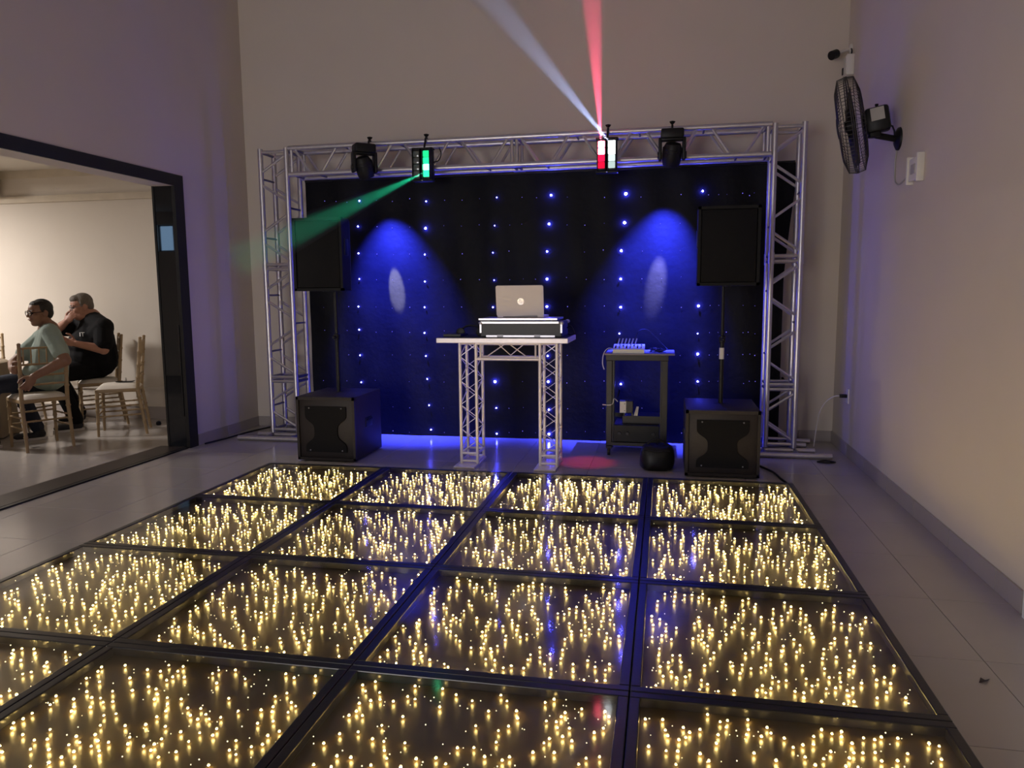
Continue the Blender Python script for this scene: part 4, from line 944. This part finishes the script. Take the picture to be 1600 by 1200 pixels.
class Fig:
    """figure frame: P on the ground, F facing, L left hand side; joints from photo pixels at a depth l towards L"""
    def __init__(s, P, face_deg, toward_cam):
        s.P = Vector((P[0], P[1], 0)); a = math.radians(face_deg)
        s.F = Vector((math.cos(a), math.sin(a), 0)); s.L = Vector((-math.sin(a), math.cos(a), 0)); s.Z = Vector((0, 0, 1))
        s.N = Vector((P[0]-CAM[0], P[1]-CAM[1], 0)).normalized()
    def J(s, u, v, l=0.0):
        d = Vector(ray(u, v)); q = s.P - s.N*l - Vector(CAM); t = (q.x*s.N.x+q.y*s.N.y)/(d.x*s.N.x+d.y*s.N.y)
        return Vector(CAM) + d*t
    def R(s, yaw=0.0, pitch=0.0, roll=0.0):
        """columns: forward, left, up after a yaw to the left and a pitch down"""
        M = Matrix((s.F, s.L, s.Z)).transposed()
        return M @ Euler((roll, pitch, yaw)).to_matrix()
def head(fig, c, R, body, hs=1.0, hair_kind=0):
    E = lambda p, r, mb=body: mb.ell(c+R @ (Vector(p)*hs), [x*hs for x in r], R, 16, 11)
    E((-0.008, 0, 0.030), (0.098, 0.076, 0.090)); E((0.018, 0, -0.035), (0.074, 0.064, 0.082)); E((0.048, 0, -0.088), (0.034, 0.036, 0.028))
    E((0.045, 0, 0.040), (0.045, 0.056, 0.040)); E((0.062, 0.0, -0.052), (0.030, 0.034, 0.024))
    for s in (-1, 1):
        E((0.050, s*0.038, -0.022), (0.034, 0.026, 0.028)); E((-0.012, s*0.076, -0.008), (0.020, 0.012, 0.032)); E((0.080, s*0.013, -0.024), (0.012, 0.011, 0.010))
        E((0.072, s*0.030, 0.020), (0.018, 0.026, 0.010))
    body.cap(c+R @ (Vector((0.084, 0, 0.012))*hs), c+R @ (Vector((0.104, 0, -0.022))*hs), 0.009*hs, 0.013*hs)
    E((0.086, 0, -0.048), (0.012, 0.024, 0.008)); E((0.084, 0, -0.060), (0.012, 0.022, 0.009))
def face_parts(c, R, parent, hs, lipmat):
    for s in (-1, 1):
        MB().ell(c+R @ (Vector((0.0785, s*0.031, 0.002))*hs), [x*hs for x in (0.010, 0.013, 0.008)], R, 12, 8).build('eye', M_eye, parent, True)
        MB().cap(c+R @ (Vector((0.088, s*0.016, 0.026))*hs), c+R @ (Vector((0.076, s*0.050, 0.028))*hs), 0.0045*hs, 0.003*hs).build('eyebrow', M_hair, parent, True)
    MB().cap(c+R @ (Vector((0.0945, -0.018, -0.0535))*hs), c+R @ (Vector((0.0945, 0.018, -0.0535))*hs), 0.0045*hs, 0.0045*hs).build('lips', lipmat, parent, True)
def glasses(c, R, parent, hs, m):
    t = bpy.data.objects.new('glasses', None)
    mb = MB()
    for s in (-1, 1):
        mb.path([c+R @ (Vector((0.100-0.006*abs(math.cos(a)), s*0.033+0.026*math.cos(a), 0.002+0.019*math.sin(a)))*hs) for a in [2*PI*k/20 for k in range(20)]], 0.0030*hs, 6, closed=True)
        mb.tube(c+R @ (Vector((0.096, s*0.059, 0.006))*hs), c+R @ (Vector((-0.012, s*0.081, 0.012))*hs), 0.0028*hs, n=6)
    mb.tube(c+R @ (Vector((0.102, -0.008, 0.006))*hs), c+R @ (Vector((0.102, 0.008, 0.006))*hs), 0.0028*hs, n=6)
    g = mb.build('glasses', m, parent, True)
    for s in (-1, 1): MB().lathe([(0.019*hs, -0.0008), (0.019*hs, 0.0008)], c+R @ (Vector((0.099, s*0.033, 0.002))*hs), R @ Vector((1, 0, 0)), 18).build('pane', M_pane, g)
def hand(mb, w, d, up, side, curl, size=1.0, spread=0.12):
    """palm from wrist w along d; up = back of the hand; side = direction towards the thumb"""
    d = d.normalized(); side = (side-d*side.dot(d)).normalized(); up = d.cross(side).normalized() if up is None else (up-d*up.dot(d)-side*up.dot(side)).normalized()
    Rm = Matrix((d, side, up)).transposed()
    mb.ell(w+d*0.045*size, (0.055*size, 0.042*size, 0.021*size), Rm, 14, 9)
    mb.cap(w-d*0.01, w+d*0.03*size, 0.026*size, 0.026*size)
    for k, (off, ln) in enumerate(((0.030, 0.070), (0.010, 0.079), (-0.011, 0.073), (-0.030, 0.058))):
        b = w+d*(0.085*size)+side*(off*size); dirn = (d+side*(off/0.03)*spread).normalized(); p = b; a = 0.0
        for sgm in range(3):
            a += curl*(0.8 if sgm == 0 else 1.0); q = p+(dirn*math.cos(a)-up*math.sin(a))*(ln*size*(0.42, 0.32, 0.26)[sgm])
            r = (0.0095, 0.0085, 0.0078)[sgm]*size; mb.cap(p, q, r*1.04, r, 8); p = q
    b = w+d*0.022*size+side*0.032*size; p = b
    for sgm, ln in enumerate((0.042, 0.034, 0.028)):
        dirn = (d*0.75+side*(0.75-0.45*sgm)-up*(0.25+0.3*curl*sgm)).normalized(); q = p+dirn*ln*size; mb.cap(p, q, 0.0125*size, 0.0105*size, 8); p = q
def print_on(shirt, txt, size, c, R, name, m, parent):
    """flat lettering laid onto the shirt surface"""
    from mathutils.bvhtree import BVHTree
    me = text_mesh(txt, size, m, name, 0.0, 0.0); bv = BVHTree.FromPolygons([v.co.copy() for v in shirt.data.vertices], [list(p.vertices) for p in shirt.data.polygons])
    org = Vector(parent['_org']); n = R @ Vector((0, 0, 1))
    for v in me.vertices:
        p = c + R @ v.co - org; h = bv.ray_cast(p+n*0.4, -n, 0.9)
        v.co = (h[0]+n*0.008) if h[0] is not None else p
    o = bpy.data.objects.new(name, me); COL.objects.link(o); o.parent = shirt
    return o
def shoe(fig, parent, heel, d, m=M_shoe):
    d = d.normalized(); sd = Vector((-d.y, d.x, 0)); Rm = Matrix((d, sd, Vector((0, 0, 1)))).transposed()
    mb = MB().ell(heel+d*0.17+Vector((0, 0, 0.045)), (0.105, 0.046, 0.036), Rm).ell(heel+d*0.05+Vector((0, 0, 0.055)), (0.062, 0.041, 0.048), Rm).cap(heel+d*0.04+Vector((0, 0, 0.06)), heel+d*0.045+Vector((0, 0, 0.105)), 0.042, 0.042).bbox(heel+d*0.13+Vector((0, 0, 0.028)), (0.24, 0.07, 0.03), 0.012, Rm)
    s = fused('shoe', mb, m, parent, 0.008, 4)
    n = 24; vs = []
    for z in (0.0015, 0.024):
        for k in range(n):
            a = 2*PI*k/n; cx = math.copysign(abs(math.cos(a))**0.8, math.cos(a))
            vs.append(heel+d*(0.128+0.150*cx)+sd*((0.046+0.006*math.cos(a))*math.sin(a))+Vector((0, 0, z)))
    MB().add(vs, [tuple(range(n-1, -1, -1)), tuple(range(n, 2*n))]+[(k, (k+1) % n, n+(k+1) % n, n+k) for k in range(n)]).build('sole', M_sole, s)
def seat_frame_of(k):
    (x, y), a, _ = CHAIRS[k]; a = math.radians(a); f, l = Vector((math.cos(a), math.sin(a), 0)), Vector((-math.sin(a), math.cos(a), 0))
    return lambda p, q, z: Vector((x, y, z))+f*p+l*q
# --- person in the mint shirt
f1 = Fig((-2.70, 0.62), 223, 1)
p1 = thing('person', (-2.70, 0.62, 0), 'person in a pale mint t-shirt and glasses sitting sideways, hugging the chair back', 'person')
R1 = f1.R(math.radians(24), math.radians(2))
Q = seat_frame_of(0)
hip = Q(0.06, -0.125, 0.660); chest = Q(0.045, -0.15, 0.885); neckb = f1.J(76, 514, -0.03); hc = f1.J(62.5, 489, 0.01)
lsh, rsh = Q(-0.212, -0.080, 1.090), Q(0.19, -0.13, 1.02)
lel, lwr = Q(-0.400, -0.125, 0.835), Q(-0.355, 0.125, 0.705)
rel, rwr = Q(0.14, 0.14, 0.80), Q(-0.080, 0.214, 0.770)
lkn, rkn = Q(0.16, 0.33, 0.605), Q(0.45, 0.06, 0.600)
lan, ran = Q(0.25, 0.34, 0.115), Q(0.43, -0.10, 0.115)
b = MB()
head(f1, hc, R1, b, 1.06)
b.cap(neckb+Vector((0, 0, -0.03)), hc+R1 @ Vector((-0.022, 0, -0.05)), 0.070, 0.060)
b.cap(chest, neckb, 0.13, 0.09); b.cap(hip+Vector((0, 0, 0.04)), chest, 0.12, 0.13)
b.cap(lsh, lel, 0.060, 0.055); b.cap(lel, lwr, 0.054, 0.033); b.cap(rsh, rel, 0.056, 0.046); b.cap(rel, rwr, 0.043, 0.029)
b.cap(neckb, lsh, 0.06, 0.055); b.cap(neckb, rsh, 0.06, 0.055)
for k, a in ((lkn, lan), (rkn, ran)): b.cap(hip, k, 0.085, 0.062); b.cap(k, a, 0.058, 0.04)
hand(b, lwr, Q(-0.318, 0.185, 0.60)-lwr, None, -f1.L*0.2+f1.F*0.8+f1.Z*0.6, 0.45, 1.0)
hand(b, rwr, Q(-0.20, 0.238, 0.758)-rwr, Q(0, 1, 0)-Q(0, 0, 0), f1.Z, 0.95, 1.0)
body1 = fused('body', b, M_skin, p1, 0.0058, 3)
body1['_org'] = p1['_org']
face_parts(hc, R1, p1, 1.06, M_lip); glasses(hc, R1, p1, 1.06, M_plastic)
hm = MB(); hs = 1.06
hm.ell(hc+R1 @ (Vector((-0.020, 0, 0.044))*hs), [x*hs for x in (0.091, 0.079, 0.082)], R1, 18, 12); hm.ell(hc+R1 @ (Vector((-0.056, 0, 0.005))*hs), [x*hs for x in (0.052, 0.070, 0.068)], R1, 18, 12)
hm.ell(hc+R1 @ (Vector((0.030, 0, 0.076))*hs), [x*hs for x in (0.046, 0.058, 0.034)], R1, 16, 10)
for s in (-1, 1): hm.ell(hc+R1 @ (Vector((0.006, s*0.066, 0.040))*hs), [x*hs for x in (0.022, 0.016, 0.036)], R1, 12, 8)
fused('hair', hm, M_hair, p1, 0.006, 3)
s = MB()
s.cap(hip+Vector((0, 0, 0.030)), chest, 0.176, 0.168); s.cap(chest, neckb+Vector((0, 0, -0.055)), 0.165, 0.105); s.ell(hip+f1.F*0.04+Vector((0, 0, 0.02)), (0.185, 0.18, 0.155), f1.R())
s.cap(neckb+Vector((0, 0, -0.02)), lsh, 0.086, 0.08); s.cap(neckb+Vector((0, 0, -0.02)), rsh, 0.086, 0.08)
s.cap(chest+Vector((0, 0, 0.03)), lsh+(chest-lsh)*0.25+Vector((0, 0, 0.03)), 0.13, 0.085); s.cap(chest, rsh, 0.13, 0.085)
s.cap(lsh, lsh+(lel-lsh)*0.70, 0.078, 0.076); s.cap(rsh, rsh+(rel-rsh)*0.6, 0.081, 0.078)
s.cap(neckb+Vector((0, 0, -0.03)), neckb+Vector((0, 0, 0.0)), 0.090, 0.076)
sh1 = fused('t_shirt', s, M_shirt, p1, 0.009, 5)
tr = MB()
for k, a in ((lkn, lan), (rkn, ran)): tr.cap(hip+Vector((0, 0, -0.03)), k, 0.118, 0.080); tr.cap(k, a+Vector((0, 0, 0.01)), 0.078, 0.062)
fused('jeans', tr, M_jean, p1, 0.010, 5)
for a in (lan, ran): shoe(f1, p1, Vector((a.x, a.y, 0))-f1.F*0.06, f1.F+f1.L*0.15)
# --- person in black
f2 = Fig((-3.05, 1.76), 223, 1)
p2 = thing('person', (-3.05, 1.76, 0), 'heavy person in black with short grey hair, hand raised to the mouth', 'person')
R2 = f2.R(math.radians(8), math.radians(10))
Q = seat_frame_of(2)
hip = Q(-0.012, 0.01, 0.668); chest = Q(0.025, 0.03, 0.914); neckb = f2.J(143, 496, 0.0); hc = f2.J(127.5, 479, 0.0)
lsh, rsh = f2.J(162, 511, 0.21), f2.J(126, 511, -0.22)
lel, lwr = f2.J(162, 546, 0.30), f2.J(119, 537, 0.30)
rel, rwr = f2.J(91, 514, -0.10), f2.J(103, 503, 0.03)
lkn, rkn = Q(0.42, 0.26, 0.605), Q(0.42, -0.24, 0.605)
lan, ran = Q(0.25, 0.31, 0.115), Q(0.20, -0.31, 0.115)
b = MB()
head(f2, hc, R2, b, 1.12)
b.ell(hc+R2 @ Vector((0.03, 0, -0.095)), (0.075, 0.075, 0.055), R2)
b.cap(neckb+Vector((0, 0, -0.04)), hc+R2 @ Vector((-0.025, 0, -0.05)), 0.078, 0.070)
b.cap(chest, neckb, 0.16, 0.10); b.cap(hip+Vector((0, 0, 0.05)), chest, 0.14, 0.17)
b.cap(lsh, lel, 0.068, 0.056); b.cap(lel, lwr, 0.055, 0.034); b.cap(rsh, rel, 0.068, 0.054); b.cap(rel, rwr, 0.052, 0.034)
b.cap(neckb, lsh, 0.075, 0.07); b.cap(neckb, rsh, 0.075, 0.07)
for k, a in ((lkn, lan), (rkn, ran)): b.cap(hip, k, 0.09, 0.07); b.cap(k, a, 0.065, 0.045)
hand(b, lwr, f2.J(106, 534, 0.29)-lwr, None, f2.Z*0.8+f2.F*0.1-f2.L*0.4, 0.4, 1.05)
mouth = hc+R2 @ (Vector((0.118, 0.0, -0.082))*1.12)
hand(b, rwr, (mouth-rwr)+f2.L*0.03, None, f2.Z*0.9-f2.F*0.3, 0.6, 1.08)
fused('body', b, M_skin2, p2, 0.0062, 3)
face_parts(hc, R2, p2, 1.12, M_lip); glasses(hc, R2, p2, 1.12, M_alud)
hm = MB(); hs = 1.12
hm.ell(hc+R2 @ (Vector((-0.020, 0, 0.046))*hs), [x*hs for x in (0.093, 0.080, 0.086)], R2, 18, 12); hm.ell(hc+R2 @ (Vector((-0.060, 0, 0.006))*hs), [x*hs for x in (0.050, 0.070, 0.068)], R2, 18, 12)
hm.ell(hc+R2 @ (Vector((0.032, 0, 0.080))*hs), [x*hs for x in (0.056, 0.062, 0.040)], R2, 16, 10)
for s_ in (-1, 1): hm.ell(hc+R2 @ (Vector((0.004, s_*0.068, 0.034))*hs), [x*hs for x in (0.020, 0.015, 0.040)], R2, 12, 8)
fused('hair', hm, M_hairg, p2, 0.006, 3)
s = MB()
s.cap(hip+Vector((0, 0, 0.06)), chest, 0.203, 0.225); s.cap(chest, neckb+Vector((0, 0, -0.08)), 0.22, 0.13); s.ell(hip+f2.F*0.12+Vector((0, 0, 0.085)), (0.20, 0.22, 0.19), f2.R())
s.ell(chest+f2.F*0.07+Vector((0, 0, -0.02)), (0.19, 0.20, 0.17), f2.R())
s.cap(neckb+Vector((0, 0, -0.015)), lsh, 0.102, 0.10); s.cap(neckb+Vector((0, 0, -0.015)), rsh, 0.102, 0.10)
s.cap(chest, lsh, 0.17, 0.105); s.cap(chest, rsh, 0.17, 0.105)
s.cap(lsh, lsh+(lel-lsh)*0.72, 0.100, 0.098); s.cap(rsh, rsh+(rel-rsh)*0.68, 0.100, 0.092)
s.cap(neckb+Vector((0, 0, -0.03)), neckb+Vector((0, 0, 0.0)), 0.100, 0.088)
sh2 = fused('t_shirt', s, M_shirtb, p2, 0.010, 5)
n2 = -f2.N; x2 = f2.Z.cross(n2)
print_on(sh2, 'IT', 0.062, f2.J(128, 523, 0.2), Matrix((x2, f2.Z, n2)).transposed(), 'shirt_print', M_label, p2)
tr = MB()
for k, a in ((lkn, lan), (rkn, ran)): tr.cap(hip+Vector((0, 0, -0.02)), k, 0.135, 0.095); tr.cap(k, a+Vector((0, 0, 0.0)), 0.092, 0.070)
fused('trousers', tr, M_shirtb, p2, 0.011, 5)
for a in (lan, ran): shoe(f2, p2, Vector((a.x, a.y, 0))-f2.F*0.05, f2.F+f2.L*0.2)
# helper bookkeeping is not part of the scene
for o in bpy.data.objects:
    if '_org' in o: del o['_org']
